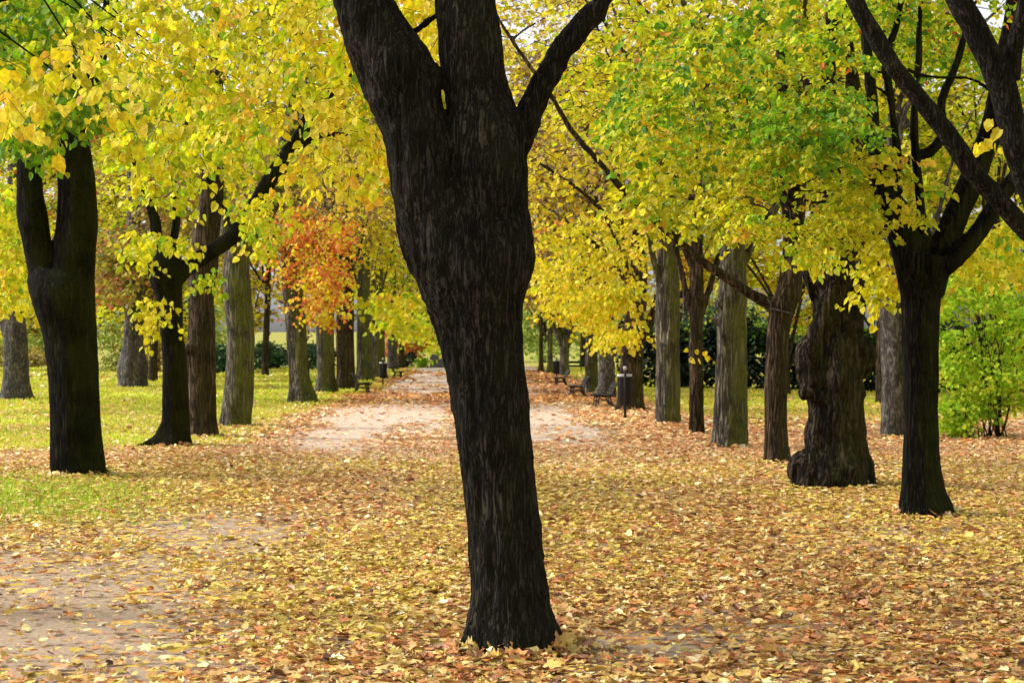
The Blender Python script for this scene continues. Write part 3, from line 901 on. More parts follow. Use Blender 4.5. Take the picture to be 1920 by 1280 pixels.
row_tree('stout trunk with a green moss stripe and rough plated bark, fourth of the right row',
         [(1333, 1401, 842), (1337, 1400, 800), (1340, 1399, 740), (1343, 1399, 681), (1345, 1400, 587), (1349, 1400, 530), (1354, 1394, 470), (1370, 1408, 400), (1384, 1424, 320), (1398, 1432, 220), (1406, 1432, 80), (1410, 1428, -80)],
         GROUP_R, 'bark_mossy', [(0, 0, 7.4, 3.2, 2.4, 3.2, 30, 16, [('yellow', 3), ('lime', 2), ('gold', 1)])], .15, voxel=.03, lumps=[(1352, 570, .1, .1), (1348, 600, .08, .1)],
         extra=[[(1375, 460, 22), (1350, 400, 16), (1320, 300, 12), (1310, 180, 8)], [(1400, 330, 18), (1450, 320, 13), (1500, 315, 9)]])
row_tree('very thin straight trunk with a few pale leaves on it, between two thicker right-hand trunks',
         [(1290, 1321, 816), (1293, 1318, 780), (1293, 1317, 700), (1293, 1317, 630), (1295, 1318, 517), (1298, 1318, 400), (1302, 1318, 250), (1306, 1316, 60)],
         GROUP_R, 'bark_brown', [(-.2, 0, 8, 3.0, 2.4, 3.6, 28, 16, [('yellow', 3), ('gold', 1), ('lime', 1)])], .16, voxel=.03,
         slabs=[([(1300, 640), (1320, 640), (1322, 690), (1302, 690)], (30.2, 30.5), 3, 'gold', .12, 3, .25, .9)])
row_tree('straight trunk, half grey and half bright mossy green, just right of the near litter bin',
         [(1229, 1277, 796), (1231, 1276, 760), (1231, 1275, 700), (1231, 1275, 620), (1231, 1274, 517), (1234, 1272, 400), (1240, 1270, 250), (1246, 1268, 60)],
         GROUP_R, 'bark_mossy', [(-.6, 0, 8, 3.4, 2.4, 3.8, 32, 16, [('yellow', 3), ('gold', 2), ('lime', 1)])], .17, voxel=.03)
row_tree('reddish brown trunk with a pale edge, standing right behind the near litter bin',
         [(1152, 1212, 770), (1157, 1206, 750), (1160, 1205, 710), (1164, 1206, 660), (1170, 1207, 610), (1178, 1212, 560), (1184, 1214, 480), (1190, 1214, 340), (1194, 1212, 150)],
         GROUP_R, 'bark_brown', [(-.8, 0, 8.2, 3.6, 2.4, 4.2, 34, 16, [('yellow', 2), ('gold', 2), ('brown', 2)])], .2, voxel=.04,
         extra=[[(1196, 640, 24), (1216, 610, 18), (1230, 570, 14), (1240, 500, 10)]],
         slabs=[([(1000, 430), (1240, 400), (1240, 520), (1180, 560), (1000, 570)], (37, 43), 180, [('yellow', 3), ('gold', 2), ('oliveyel', 1)], .11, 9, .5, .7, 'linden', .6), ([(1080, 560), (1200, 520), (1220, 590), (1190, 630), (1150, 640), (1100, 610)], (37, 42), 150, [('yellow', 2), ('gold', 2)], .11, 9, .5, .8, 'linden', .6)])
row_tree('grey knobbly trunk with a hollow scar, behind the nearest right bench',
         [(1118, 1156, 745), (1121, 1154, 720), (1122, 1152, 690), (1122, 1150, 650), (1124, 1150, 600), (1128, 1150, 500), (1134, 1150, 340), (1138, 1148, 160)],
         GROUP_R, 'bark_gray', [(-1.0, 0, 8.4, 3.8, 2.6, 4.6, 36, 16, [('brown', 3), ('gold', 1), ('yellow', 1)])], .24, voxel=.05, lumps=[(1134, 686, .2, .15), (1148, 660, .18, .1), (1126, 735, .2, .15)],
         slabs=[([(1000, 420), (1180, 380), (1200, 560), (1130, 600), (1080, 615), (1020, 590)], (47, 54), 300, [('yellow', 2), ('gold', 3), ('orange', .4)], .13, 9, .6, .7, 'linden', .6)])
TOPC = [(905, -70), (1230, -70), (1220, 120), (1180, 200), (980, 190), (940, 60)]
row_tree('mossy green trunk squeezed against the left side of the grey knobbly one',
         [(1094, 1123, 736), (1096, 1121, 710), (1097, 1120, 660), (1098, 1120, 600), (1102, 1122, 480), (1106, 1122, 300)],
         GROUP_R, 'bark_mossy', [(-.6, 0, 8.8, 3.8, 2.6, 4.8, 30, 14, [('brown', 3), ('gold', 1), ('yellow', 1)])], .25,
         slabs=[(TOPC, (54, 66), 330, [('brown', 4), ('gold', 1), ('orange', .4)], .15, 8, .9, .5, 'quad', .5, .012)])
row_tree('mossy tree with a wide Y fork beside the far litter bin and third right bench',
         [(1046, 1070, 704), (1049, 1068, 690), (1050, 1067, 660), (1050, 1070, 640), (1052, 1068, 628)],
         GROUP_R, 'bark_mossy', [(-.8, 0, 9.4, 4.2, 3, 5.8, 40, 16, [('brown', 3), ('gold', 1), ('yellow', 1), ('orange', .4)])], .33,
         extra=[[(1055, 645, 16), (1042, 615, 14), (1030, 580, 11), (1026, 500, 9), (1024, 400, 6)], [(1063, 645, 16), (1073, 615, 15), (1080, 585, 13), (1090, 500, 9), (1096, 380, 6)]])
row_tree('narrow trunk immediately left of the far litter bin on the right side',
         [(1023, 1039, 700), (1026, 1037, 680), (1027, 1036, 640), (1026, 1034, 600), (1022, 1030, 500), (1020, 1027, 350)],
         GROUP_R, 'bark_mossy', [(-1, 0, 10, 4.4, 3.4, 6.4, 42, 16, [('brown', 4), ('gold', 1)])], .36)
row_tree('smallest and farthest trunk of the right row, at the bright lawn',
         [(1008, 1021, 697), (1010, 1019, 680), (1011, 1018, 640), (1012, 1018, 580), (1013, 1018, 400)],
         GROUP_R, 'bark_brown', [(-1.4, 0, 11, 4.8, 3.6, 7, 42, 16, [('brown', 4), ('gold', 1)])], .38)

# trees behind the right row
row_tree('grey-green trunk half hidden behind the black forked tree at right',
         [(1652, 1700, 818), (1655, 1699, 780), (1655, 1698, 700), (1653, 1696, 620), (1651, 1692, 560), (1656, 1690, 420), (1662, 1688, 240), (1666, 1684, 40)],
         'trees on the right lawn', 'bark_gray', [(0.4, .5, 9, 3.6, 2.6, 3.8, 40, 16, [('lime', 3), ('yellow', 2)])], .17, voxel=.035)
row_tree('thin dark trunk just left of the half hidden grey-green one, before the hedge',
         [(1640, 1658, 759), (1642, 1656, 720), (1643, 1655, 640), (1645, 1655, 500), (1646, 1654, 300)],
         'trees on the right lawn', 'bark_brown', [(0, 0, 9.6, 4.4, 3, 5, 46, 16, [('lime', 2), ('yellow', 2), ('olive', 1)])], .24)
row_tree('pale thin trunk at the hedge, between the half mossy and the very thin trunks',
         [(1275, 1293, 728), (1278, 1291, 700), (1279, 1290, 640), (1280, 1290, 520), (1281, 1289, 320)],
         'trees on the right lawn', 'bark_gray', [(0, 0, 10, 4.6, 3.4, 6, 50, 16, [('gold', 2), ('yellow', 2), ('brown', 1)])], .28)
row_tree('tree whose orange and yellow crown shows above the dark hedge at right',
         [(1462, 1482, 742), (1465, 1480, 700), (1466, 1478, 600), (1468, 1478, 420)],
         'trees on the right lawn', 'bark_brown', [(0.6, 1.5, 7.5, 5.5, 3, 5.2, 60, 16, [('yellow', 2), ('gold', 1.5), ('orange', 1), ('lime', 1)])], .26)
row_tree('leafy yellow-green tree rising behind the green bush at the right edge',
         [(1850, 1880, 760), (1854, 1876, 700), (1856, 1874, 600), (1858, 1874, 400)],
         'trees on the right lawn', 'bark_brown', [(0, 1, 8, 4.6, 3, 5.2, 60, 16, [('lime', 3), ('yellow', 2), ('olive', 1.4)])], .22)

# ------------------------------------------------------------------ background belt
def bg_tree(x, Y, h, rad, pal, label, leaf=.42, blobs=46, ns=16, group=GROUP_B, trunk=.25, low=3.0):
    root, org = tree(label, (x, Y, 0), group)
    w = Wood()
    w.limb(root_rows(np.array([[x, Y, 0, trunk * 1.4], [x, Y, .8, trunk], [x + .2, Y, h * .4, trunk * .75], [x, Y, h * .85, trunk * .2]])), 10, 1.0, .05)
    cr = Crown()
    cen = cr.ball((x, Y, (h + low) / 2), (rad, rad * .8, (h - low) / 2), blobs, ns, pal, leaf, 7, leaf * 3.4, .4, 'quad', twigs=True, tr=.03)
    for c in cen[:14]:
        bough(w, (x, Y, RNG.uniform(h * .3, h * .7)), c, .07, .02, .5, 5)
    w.build(root, org, 'bark_brown')
    cr.build(root, org)


BL = 'distant {} tree in the wood closing the view beyond the avenue'
belt = [(-46, 112, 20, 7.5, [('brown', 2), ('yellow', 1)], 'yellow-brown'), (-33, 122, 25, 7.5, [('olive', 2), ('yellow', 1)], 'olive'), (-24, 108, 22, 7, [('yellow', 2), ('gold', 1), ('brown', 1)], 'golden'),
        (-17, 128, 27, 7, [('brown', 2), ('olive', 1)], 'yellow-brown'), (-10, 134, 29, 7, [('brown', 2), ('gold', 1)], 'yellow-brown'), (-2, 142, 31, 7.5, [('brown', 3), ('olive', 1)], 'yellow-brown'),
        (6, 136, 28, 7, [('brown', 3), ('gold', 1)], 'yellow-brown'), (13, 124, 29, 7, [('gold', 2), ('brown', 2)], 'golden'), (20, 116, 27, 7, [('gold', 2), ('yellow', 2)], 'golden'),
        (28, 110, 25, 7, [('yellow', 2), ('lime', 1)], 'golden'), (37, 116, 25, 7.5, [('lime', 2), ('olive', 1)], 'olive'), (47, 112, 22, 7.5, [('yellow', 1), ('olive', 1)], 'olive')]
for (x, Y, h, rad, pal, kind) in belt:
    bg_tree(x, Y, h, rad, pal, BL.format(kind), group='{} trees of the distant wood'.format(kind), low=.6 if abs(x) > 8 else 5)
# trees on the lawns in the middle distance
for (x, Y, h, rad, pal, lab) in [(-17.5, 78, 15, 4.5, [('yellow', 2), ('lime', 1)], 'yellow lawn tree showing between the two nearest left trunks, far behind'),
                                 (-14.2, 92, 17, 5, [('brown', 1), ('yellow', 2)], 'yellow-brown tree behind the evergreen shrubs on the left lawn'),
                                 (-24.5, 88, 17, 5, [('yellow', 1), ('orange', 1)], 'orange-yellow tree at the far left edge behind the grey lawn trunk'),
                                 (14.5, 78, 15, 5, [('lime', 2), ('yellow', 2)], 'yellow-green tree behind the dark hedge near the gnarled trunk'),
                                 (21.5, 82, 16, 5, [('lime', 2), ('olive', 1)], 'yellow-green tree behind the bush at the far right')]:
    bg_tree(x, Y, h, rad, pal, lab, .3, 46, 16, trunk=.2, low=2.2)
# pale bright growth at the far end of the lawns
for i, (x, Y, h, rad, pal) in enumerate([(3.4, 175, 9, 5, 'pale'), (11, 185, 10, 6, 'pale'), (-4, 190, 8, 5, 'orange'), (-11, 180, 8, 5, 'orange'), (-52, 170, 9, 6, 'pale'), (-44, 180, 10, 6, 'pale'), (-36, 175, 10, 6, 'pale'), (22, 180, 10, 6, 'pale')]):
    bg_tree(x, Y, h, rad, pal, 'low rounded {} tree far off across the bright lawn'.format('orange' if pal == 'orange' else 'pale green'), .5, 30, 14,
            group='far {} trees'.format('orange' if pal == 'orange' else 'pale green'), low=.5)

# ------------------------------------------------------------------ bushes and hedge
def bush(name, label, cat, c, r, blobs, ns, pal, leaf, stems, stem_h, mat='leaf', kind='linden', group=None, br=None, per=7):
    o = np.array([c[0], c[1], 0.0])
    root = thing(name, label, cat, o, group)
    if stems:
        w = Wood()
        for k in range(stems):
            an = RNG.uniform(0, 6.28)
            q = np.array([c[0] + math.cos(an) * r[0] * RNG.uniform(.2, .75), c[1] + math.sin(an) * r[1] * RNG.uniform(.2, .75), stem_h * RNG.uniform(.6, 1)])
            b = np.array([c[0] + RNG.normal(0, .14), c[1] + RNG.normal(0, .14), -.05])
            bough(w, b, q, .014, .004, .12, 6)
        w.build(root, o, 'bark_brown', name='stems')
    cr = Crown()
    cr.ball(c, r, blobs, ns, pal, leaf, per, leaf * 4, .5, kind, br=br, twigs=stems > 0, tr=.004)
    cr.build(root, o, mat, 'foliage')
    return root


Y = depth(822)
bx = at(1862, 822, Y)[0]
bush('bush', 'tall loose yellow-green bush with many thin stems at the right edge', 'bush', (bx, Y, 1.95), (1.25, 1.1, 1.7), 95, 14, 'bush', .075, 18, 2.6, 'bush_leaf', br=.4)
bush('bush', 'low young growth at the foot of the tall yellow-green bush, on its left side', 'bush', (bx - .55, Y - .1, .5), (.45, .4, .45), 22, 10, 'bush', .075, 8, .8, 'bush_leaf', br=.22)

root = thing('hedge', 'long dark evergreen hedge behind the right row of trees', 'hedge', (9.6, 61, 0))
cr = Crown()
n = 2600
t = RNG.random(n)
hx = 4.6 + t * 13.5
hy = 65.5 - t * 9 + RNG.uniform(-.8, .9, n)
hz = RNG.uniform(0.05, 1, n) ** .8 * (2.5 + .35 * vnoise(np.stack([hx * .8, hy * 0, hx * 0], 1), 3))
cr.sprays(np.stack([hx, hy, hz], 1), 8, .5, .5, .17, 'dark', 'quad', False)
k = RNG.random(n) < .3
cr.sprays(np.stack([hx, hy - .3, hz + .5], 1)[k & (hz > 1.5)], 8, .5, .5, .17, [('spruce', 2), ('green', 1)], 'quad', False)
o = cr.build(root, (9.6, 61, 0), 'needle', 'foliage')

for i, (px, py, wd, ht, lab) in enumerate([(505, 693, 1.7, 2.2, 'dark evergreen shrub left of the trunk under the orange foliage'), (586, 694, 1.4, 2.1, 'dark evergreen shrub between two left row trunks'),
                                           (425, 700, 1.3, 1.9, 'blue-green shrub seen just behind the curving grey trunk')]):
    Y = depth(py)
    x = at(px, py, Y)[0]
    bush('evergreen_shrub', lab, 'shrub', (x, Y, ht * .5), (wd, 1.2, ht * .52), 40, 14, 'spruce', .2, 0, 0, 'needle', 'quad', 'evergreen shrubs on the left lawn')
for (px, py, wd, ht, pal, lab) in [(222, 697, 1.4, 3.6, [('pale', 2), ('olive', 2)], 'thin twiggy olive shrub on the lawn left of the burl trunk'),
                                   (290, 700, 1.1, 3.6, [('brown', 2), ('olive', 2), ('rust', 1)], 'brownish shrub right of the burl trunk on the left lawn'),
                                   (62, 690, 1.5, 1.9, [('olive', 2), ('brown', 1)], 'low brown-green shrub right of the grey trunk at the left edge'),
                                   (-8, 690, 1.4, 2.2, [('olive', 2)], 'olive shrub left of the grey trunk at the left edge')]:
    Y = depth(py)
    x = at(px, py, Y)[0]
    bush('shrub', lab, 'shrub', (x, Y, ht * .5), (wd, 1.1, ht * .5), 26, 9, pal, .17, 14, ht * .9, 'leaf', 'quad', 'bare twiggy shrubs on the left lawn')
for (px, py, wd, ht, pal, lab) in [(765, 688, 0.6, 1.3, 'dark', 'small dark shrub at the far end of the path'), (791, 689, 0.35, 1.1, 'green', 'small green shrub beside the grey block at the end of the path')]:
    Y = depth(py)
    x = at(px, py, Y)[0]
    bush('shrub', lab, 'shrub', (x, Y, ht * .5), (wd, .8, ht * .5), 20, 10, pal, .12, 0, 0, 'needle', 'quad', 'shrubs at the end of the path')
Y = depth(730)
bush('sapling', 'small green leafy shoots sprouting at the foot of the left bench trunks', 'plant', (at(619, 728, Y)[0], Y - .5, .35), (.25, .2, .3), 8, 5, 'green', .13, 4, .5, 'leaf', 'quad', None, .12)

# ------------------------------------------------------------------ ground masks (world positions on the ground)
def screen(x, Y):
    Ys = np.maximum(Y, 1.0)
    return CX + F * x / Ys, HY + EYE * F / Ys


def ell(px, py, cx, cy, rx, ry):
    return np.exp(-(((px - cx) / rx) ** 2 + ((py - cy) / ry) ** 2) ** 1.5)


def axis_x(Y):
    return -.3 - .028 * Y


def smooth(a, b, x):
    t = np.clip((x - a) / (b - a), 0, 1)
    return t * t * (3 - 2 * t)


def grass_mask(x, Y):
    px, py = screen(x, Y)
    p3 = np.stack([x * .35, Y * .22, x * 0], 1)
    n = fbm(p3, 3, 71)
    off = x - axis_x(Y)
    left = smooth(-3.2, -4.4, off + n * .5) * smooth(24.5, 28.5, Y + n * 1.6)
    right = smooth(5.6, 6.6, off + n * .5) * smooth(33, 39, Y + n * 3)
    patch = ell(px, py, 90, 935, 210, 46) * (Y > 5) * 1.2
    return np.clip(left + right + patch, 0, 1)


def litter_density(x, Y):
    px, py = screen(x, Y)
    n = fbm(np.stack([x * .6, Y * .45, x * 0], 1), 3, 55)
    n2 = vnoise(np.stack([x * .9, Y * .16, x * 0], 1), 99)
    d = np.full(len(x), .97)
    for (cx, cy, rx, ry, k) in [(90, 1130, 400, 135, .86), (400, 1000, 190, 52, .78), (1170, 1216, 200, 34, .85), (1400, 1180, 240, 60, .5), (850, 1207, 60, 16, .8), (200, 1245, 320, 60, .62),
                                (600, 980, 200, 25, .2)]:
        d = d * (1 - k * np.clip(ell(px, py, cx, cy, rx, ry) * 1.15 + n * .12, 0, 1))
    far = smooth(23.2, 30, Y + n * 2.6)
    off = x - axis_x(Y)
    inpath = smooth(3.5, 2.7, np.abs(off) + n * .5)
    sand = .04 + .42 * smooth(.2, .7, n2 + .25 * n) + .6 * ell(off, Y * 0, .4, 0, .55, 1) * (Y < 45)
    band = np.exp(-((Y - 52) / 4.5) ** 2) * .6
    pathd = np.clip(sand + band, 0, .9)
    edge = np.exp(-((np.abs(off) - 3.4) / .9) ** 2) * .55
    lawn = .17 + .36 * smooth(0, .6, n) + edge
    rightl = np.where(off > 3, .93 * smooth(43, 35, Y) + .45 * smooth(35, 43, Y), lawn)
    out = inpath * pathd + (1 - inpath) * rightl
    d = d * (1 - far) + out * far
    patch = ell(px, py, 90, 935, 210, 46) * (Y > 5)
    d = d * (1 - .62 * np.clip(patch, 0, 1))
    return np.clip(d, 0, 1)


# ground sheet
gx = np.unique(np.concatenate([np.arange(-30, 30.01, .3), -np.geomspace(30, 900, 22), np.geomspace(30, 900, 22)]))
gy = np.unique(np.concatenate([-np.geomspace(4, 300, 12), np.arange(-4, 40, .3), np.arange(40, 140, .8), np.geomspace(140, 1500, 24)]))
XX, YY = np.meshgrid(gx, gy)
V = np.stack([XX.ravel(), YY.ravel(), np.zeros(XX.size)], 1)
V[:, 2] = np.where(V[:, 1] > 220, (V[:, 1] - 220) * .012, 0)
nx, ny = len(gx), len(gy)
i = np.arange(ny - 1)[:, None] * nx
j = np.arange(nx - 1)[None]
q = np.stack([i + j, i + j + 1, i + nx + j + 1, i + nx + j], -1).reshape(-1, 4)

gm, nt, out = newmat('park_ground')
L = nt.links
tc = N(nt, 'ShaderNodeTexCoord')
at_g = N(nt, 'ShaderNodeAttribute', attribute_name='cover')
sep = N(nt, 'ShaderNodeSeparateColor')
L.new(at_g.outputs['Color'], sep.inputs[0])
n_f = noise_node(nt, tc.outputs['Object'], 30, 6, .7)
n_m = noise_node(nt, tc.outputs['Object'], 2.2, 5, .6)
n_l = noise_node(nt, tc.outputs['Object'], .5, 4, .6)
soil = ramp(nt, [(.3, (.22, .155, .10)), (.7, (.46, .345, .24))])
L.new(n_f.outputs['Fac'], soil.inputs['Fac'])
grs = ramp(nt, [(.25, (.12, .16, .02)), (.55, (.22, .25, .03)), (.8, (.34, .31, .06))])
gmix = N(nt, 'ShaderNodeMix', data_type='FLOAT')
gmix.inputs[0].default_value = .5
L.new(n_f.outputs['Fac'], gmix.inputs[2])
L.new(n_m.outputs['Fac'], gmix.inputs[3])
L.new(gmix.outputs[0], grs.inputs['Fac'])
# leaf-strewn colour where leaves lie thick in the distance
vor = N(nt, 'ShaderNodeTexVoronoi')
vor.inputs['Scale'].default_value = 9
L.new(tc.outputs['Object'], vor.inputs['Vector'])
lf = ramp(nt, [(.1, lin((150, 98, 48))), (.4, lin((206, 150, 84))), (.65, lin((222, 186, 96))), (.9, lin((176, 150, 60)))])
sp2 = N(nt, 'ShaderNodeSeparateColor')
L.new(vor.outputs['Color'], sp2.inputs[0])
L.new(sp2.outputs[0], lf.inputs['Fac'])
m1 = N(nt, 'ShaderNodeMix', data_type='RGBA')
L.new(sep.outputs[0], m1.inputs[0])
L.new(soil.outputs['Color'], m1.inputs[6])
L.new(grs.outputs['Color'], m1.inputs[7])
thr = N(nt, 'ShaderNodeMath', operation='LESS_THAN')
L.new(sp2.outputs[1], thr.inputs[0])
L.new(sep.outputs[1], thr.inputs[1])
m2 = N(nt, 'ShaderNodeMix', data_type='RGBA')
L.new(thr.outputs[0], m2.inputs[0])
L.new(m1.outputs[2], m2.inputs[6])
L.new(lf.outputs['Color'], m2.inputs[7])
p = N(nt, 'ShaderNodeBsdfPrincipled')
p.inputs['Roughness'].default_value = .9
p.inputs['Specular IOR Level'].default_value = .15
L.new(m2.outputs[2], p.inputs['Base Color'])
bp = N(nt, 'ShaderNodeBump')
bp.inputs['Strength'].default_value = .5
bp.inputs['Distance'].default_value = .03
L.new(n_f.outputs['Fac'], bp.inputs['Height'])
L.new(bp.outputs[0], p.inputs['Normal'])
L.new(p.outputs[0], out.inputs['Surface'])

me = np_mesh('ground', V, [q], [gm], True)
ca = me.attributes.new('cover', 'FLOAT_COLOR', 'POINT')
G = grass_mask(V[:, 0], V[:, 1])
G = np.where(V[:, 1] > 140, 1, G)
D = np.where((V[:, 1] > 6) & (V[:, 1] < 140), litter_density(V[:, 0], V[:, 1]) * .75, .2)
ca.data.foreach_set('color', np.stack([G, D, G * 0, G * 0 + 1], 1).astype(np.float32).ravel())
tag(add('ground', me), kind='structure')


def sand_material(name, c0, c1, c2):
    m, nt, out = newmat(name)
    L = nt.links
    tc = N(nt, 'ShaderNodeTexCoord')
    a = noise_node(nt, tc.outputs['Object'], 90, 5, .75)
    b = noise_node(nt, tc.outputs['Object'], 2.6, 7, .7)
    mx = N(nt, 'ShaderNodeMix', data_type='FLOAT')
    mx.inputs[0].default_value = .45
    L.new(a.outputs['Fac'], mx.inputs[2])
    L.new(b.outputs['Fac'], mx.inputs[3])
    r = ramp(nt, [(.3, c0), (.5, c1), (.7, c2)])
    L.new(mx.outputs[0], r.inputs['Fac'])
    p = N(nt, 'ShaderNodeBsdfPrincipled')
    p.inputs['Roughness'].default_value = .9
    p.inputs['Specular IOR Level'].default_value = .2
    L.new(r.outputs['Color'], p.inputs['Base Color'])
    bp = N(nt, 'ShaderNodeBump')
    bp.inputs['Strength'].default_value = .5
    bp.inputs['Distance'].default_value = .02
    L.new(a.outputs['Fac'], bp.inputs['Height'])
    L.new(bp.outputs[0], p.inputs['Normal'])
    L.new(p.outputs[0], out.inputs['Surface'])
    return m


py_ = np.concatenate([np.arange(21.5, 40, .35), np.arange(40, 114.5, .8)])
hw = 3.15
wl = vnoise(np.stack([py_ * .5, py_ * 0, py_ * 0], 1), 31) * .35 + vnoise(np.stack([py_ * 1.7, py_ * 0, py_ * 0], 1), 33) * .12
wr = vnoise(np.stack([py_ * .5, py_ * 0 + 9, py_ * 0], 1), 31) * .35 + vnoise(np.stack([py_ * 1.7, py_ * 0 + 5, py_ * 0], 1), 33) * .12
nearw = np.where(py_ < 24, 1.2, 0) * (1 - smooth(16, 24, py_))
xl = axis_x(py_) - hw + wl - nearw * 2
xr = axis_x(py_) + hw + wr + nearw * 2
cols = 10
V = np.stack([(xl[:, None] + (xr - xl)[:, None] * np.linspace(0, 1, cols)[None]).ravel(), np.repeat(py_, cols), np.full(len(py_) * cols, .004)], 1)
i = np.arange(len(py_) - 1)[:, None] * cols
j = np.arange(cols - 1)[None]
q = np.stack([i + j, i + j + 1, i + cols + j + 1, i + cols + j], -1).reshape(-1, 4)
tag(add('path', np_mesh('path', V, [q], [sand_material('sandy_path', (.30, .22, .16), (.53, .405, .31), (.68, .54, .43))], True)), kind='structure')

yr0, yr1 = 115.5, 127.0
V = np.array([(-120, yr0, .008), (120, yr0, .008), (120, yr1, .008), (-120, yr1, .008)])
tag(add('road', np_mesh('road', V, [np.array([[0, 1, 2, 3]])], [sand_material('pale_road', (.40, .37, .31), (.5, .46, .38), (.56, .52, .44))])), kind='structure')

# ------------------------------------------------------------------ fallen leaves
LC = {
    'near': [((214, 172, 76), 4), ((196, 146, 70), 4), ((226, 192, 106), 3), ((236, 214, 156), 1.5), ((172, 150, 50), 1.6), ((186, 110, 50), 3.6), ((138, 82, 42), 2.4), ((212, 174, 54), 2), ((92, 58, 36), .7), ((210, 122, 48), 2.4)],
    'pink': [((232, 168, 112), 4), ((220, 150, 92), 3), ((240, 198, 144), 3), ((204, 124, 68), 2.2), ((242, 218, 172), 1.8), ((224, 184, 92), 1.6), ((150, 94, 54), 1.2)],
    'rust': [((206, 136, 48), 3), ((190, 108, 40), 3), ((222, 166, 66), 2), ((160, 86, 34), 2), ((214, 180, 80), 1)],
}


def litter_color(x, Y, n):
    out = np.zeros((len(x), 3))
    off = x - axis_x(Y)
    nz = fbm(np.stack([x * .5, Y * .3, x * 0], 1), 2, 17) * .5
    pk = smooth(17, 26, Y + nz * 5 + np.where(off > 1.5, 3, -2))
    rs = smooth(42, 50, Y + nz * 6) * (np.abs(off) < 6)
    r = RNG.random(len(x))
    kind = np.where(r < rs, 2, np.where(RNG.random(len(x)) < pk, 1, 0))
    for k, nm in enumerate(('near', 'pink', 'rust')):
        s = kind == k
        cs = np.array([lin(c) for c, _ in LC[nm]])
        wt = np.array([v for _, v in LC[nm]])
        out[s] = cs[RNG.choice(len(cs), s.sum(), p=wt / wt.sum())]
    # greener, yellower drifts
    g = (RNG.random(len(x)) < .5 * smooth(11, 15, Y + nz * 8) * smooth(27, 21, Y)) & (nz > -.3)
    out[g] = lin((204, 178, 46))
    out = out * .84 + .16 * np.array([.60, .50, .33]) * (out.sum(1, keepdims=True) / 1.0)
    return np.minimum(out * RNG.uniform(.76, 1.3, (len(x), 1)), .92)


cr = Crown()
for (y0, y1, dens, size, kind, lift) in [(6.8, 14, 520, .050, 'maple', .04), (6.8, 14, 460, .045, 'linden', .03), (14, 28, 300, .055, 'linden', .035), (14, 28, 320, .049, 'maple', .03), (28, 46, 230, .09, 'linden', .03), (46, 75, 75, .14, 'quad', .03), (75, 115, 22, .24, 'quad', .03)]:
    area = .47 * (y1 ** 2 - y0 ** 2)
    n = int(area * dens)
    Yl = np.sqrt(RNG.uniform(y0 ** 2, y1 ** 2, n))
    xl_ = RNG.uniform(-.47, .47, n) * Yl
    keep = RNG.random(n) < litter_density(xl_, Yl)
    # keep the trunk feet clear
    xl_, Yl = xl_[keep], Yl[keep]
    n = len(xl_)
    az = RNG.uniform(0, 6.283, n)
    tilt = np.abs(RNG.normal(0, .28, n))
    ta = RNG.uniform(0, 6.283, n)
    nn = np.stack([np.sin(tilt) * np.cos(ta), np.sin(tilt) * np.sin(ta), np.cos(tilt)], 1)
    ax = np.stack([np.cos(az), np.sin(az), RNG.normal(0, .12, n)], 1)
    P = np.stack([xl_, Yl, .014 + lift * RNG.random(n) ** 1.6], 1)
    V, f, c = leaf_geo(P, ax, nn, size * np.clip(np.exp(RNG.normal(-.05, .33, n)), .4, 2.0), litter_color(xl_, Yl, n), kind, RNG.normal(.7, 1.1, n))
    V[:, 2] = np.maximum(V[:, 2], .009)
    cr.put(V, f, c, 0)
# drifts banked against the feet of the nearer trunks
for (px, py, wpx) in [(958, 1219, 180), (146, 893, 97), (322, 838, 66), (382, 821, 54), (442, 801, 60), (1733, 966, 100), (1558, 911, 138), (1457, 872, 53), (1367, 842, 66), (1305, 816, 31), (1253, 796, 46), (1182, 770, 58)]:
    Yb = depth(py)
    c0 = at(px, py, Yb)
    r0 = wpx / 2 * Yb / F
    n = int(260 * (r0 + .25) * 6.28 * .34 * 1.7)
    th = RNG.uniform(0, 6.283, n)
    rr = np.abs(RNG.normal(0, .16, n))
    kk = .5 + .5 * vnoise(np.stack([th * 1.3, th * 0 + px, th * 0], 1), 4) > .32
    th, rr = th[kk], rr[kk]
    n = len(th)
    x_, y_ = c0[0] + np.cos(th) * (r0 * .97 + rr), c0[1] + np.sin(th) * (r0 * .97 + rr)
    P = np.stack([x_, y_, .012 + RNG.random(n) * .09 * np.exp(-rr / .1)], 1)
    tl = np.exp(-rr / .12) * .9
    nn = np.stack([np.cos(th) * tl + RNG.normal(0, .35, n), np.sin(th) * tl + RNG.normal(0, .35, n), np.ones(n)], 1)
    az = RNG.uniform(0, 6.283, n)
    V, f, c = leaf_geo(P, np.stack([np.cos(az), np.sin(az), RNG.normal(0, .3, n)], 1), nn, .064 * np.exp(RNG.normal(0, .3, n)), litter_color(x_, y_, n), 'maple' if Yb < 18 else 'linden', RNG.normal(.8, 1.5, n))
    V[:, 2] = np.maximum(V[:, 2], .009)
    cr.put(V, f, c, 0)
o = add('fallen_leaves', np_mesh('fallen_leaves', np.concatenate(cr.V), cr.f, [M['litter']], False, np.concatenate(cr.c)))
tag(o, 'yellow, tan and rusty fallen leaves scattered over the path and grass', 'leaves', kind='stuff')

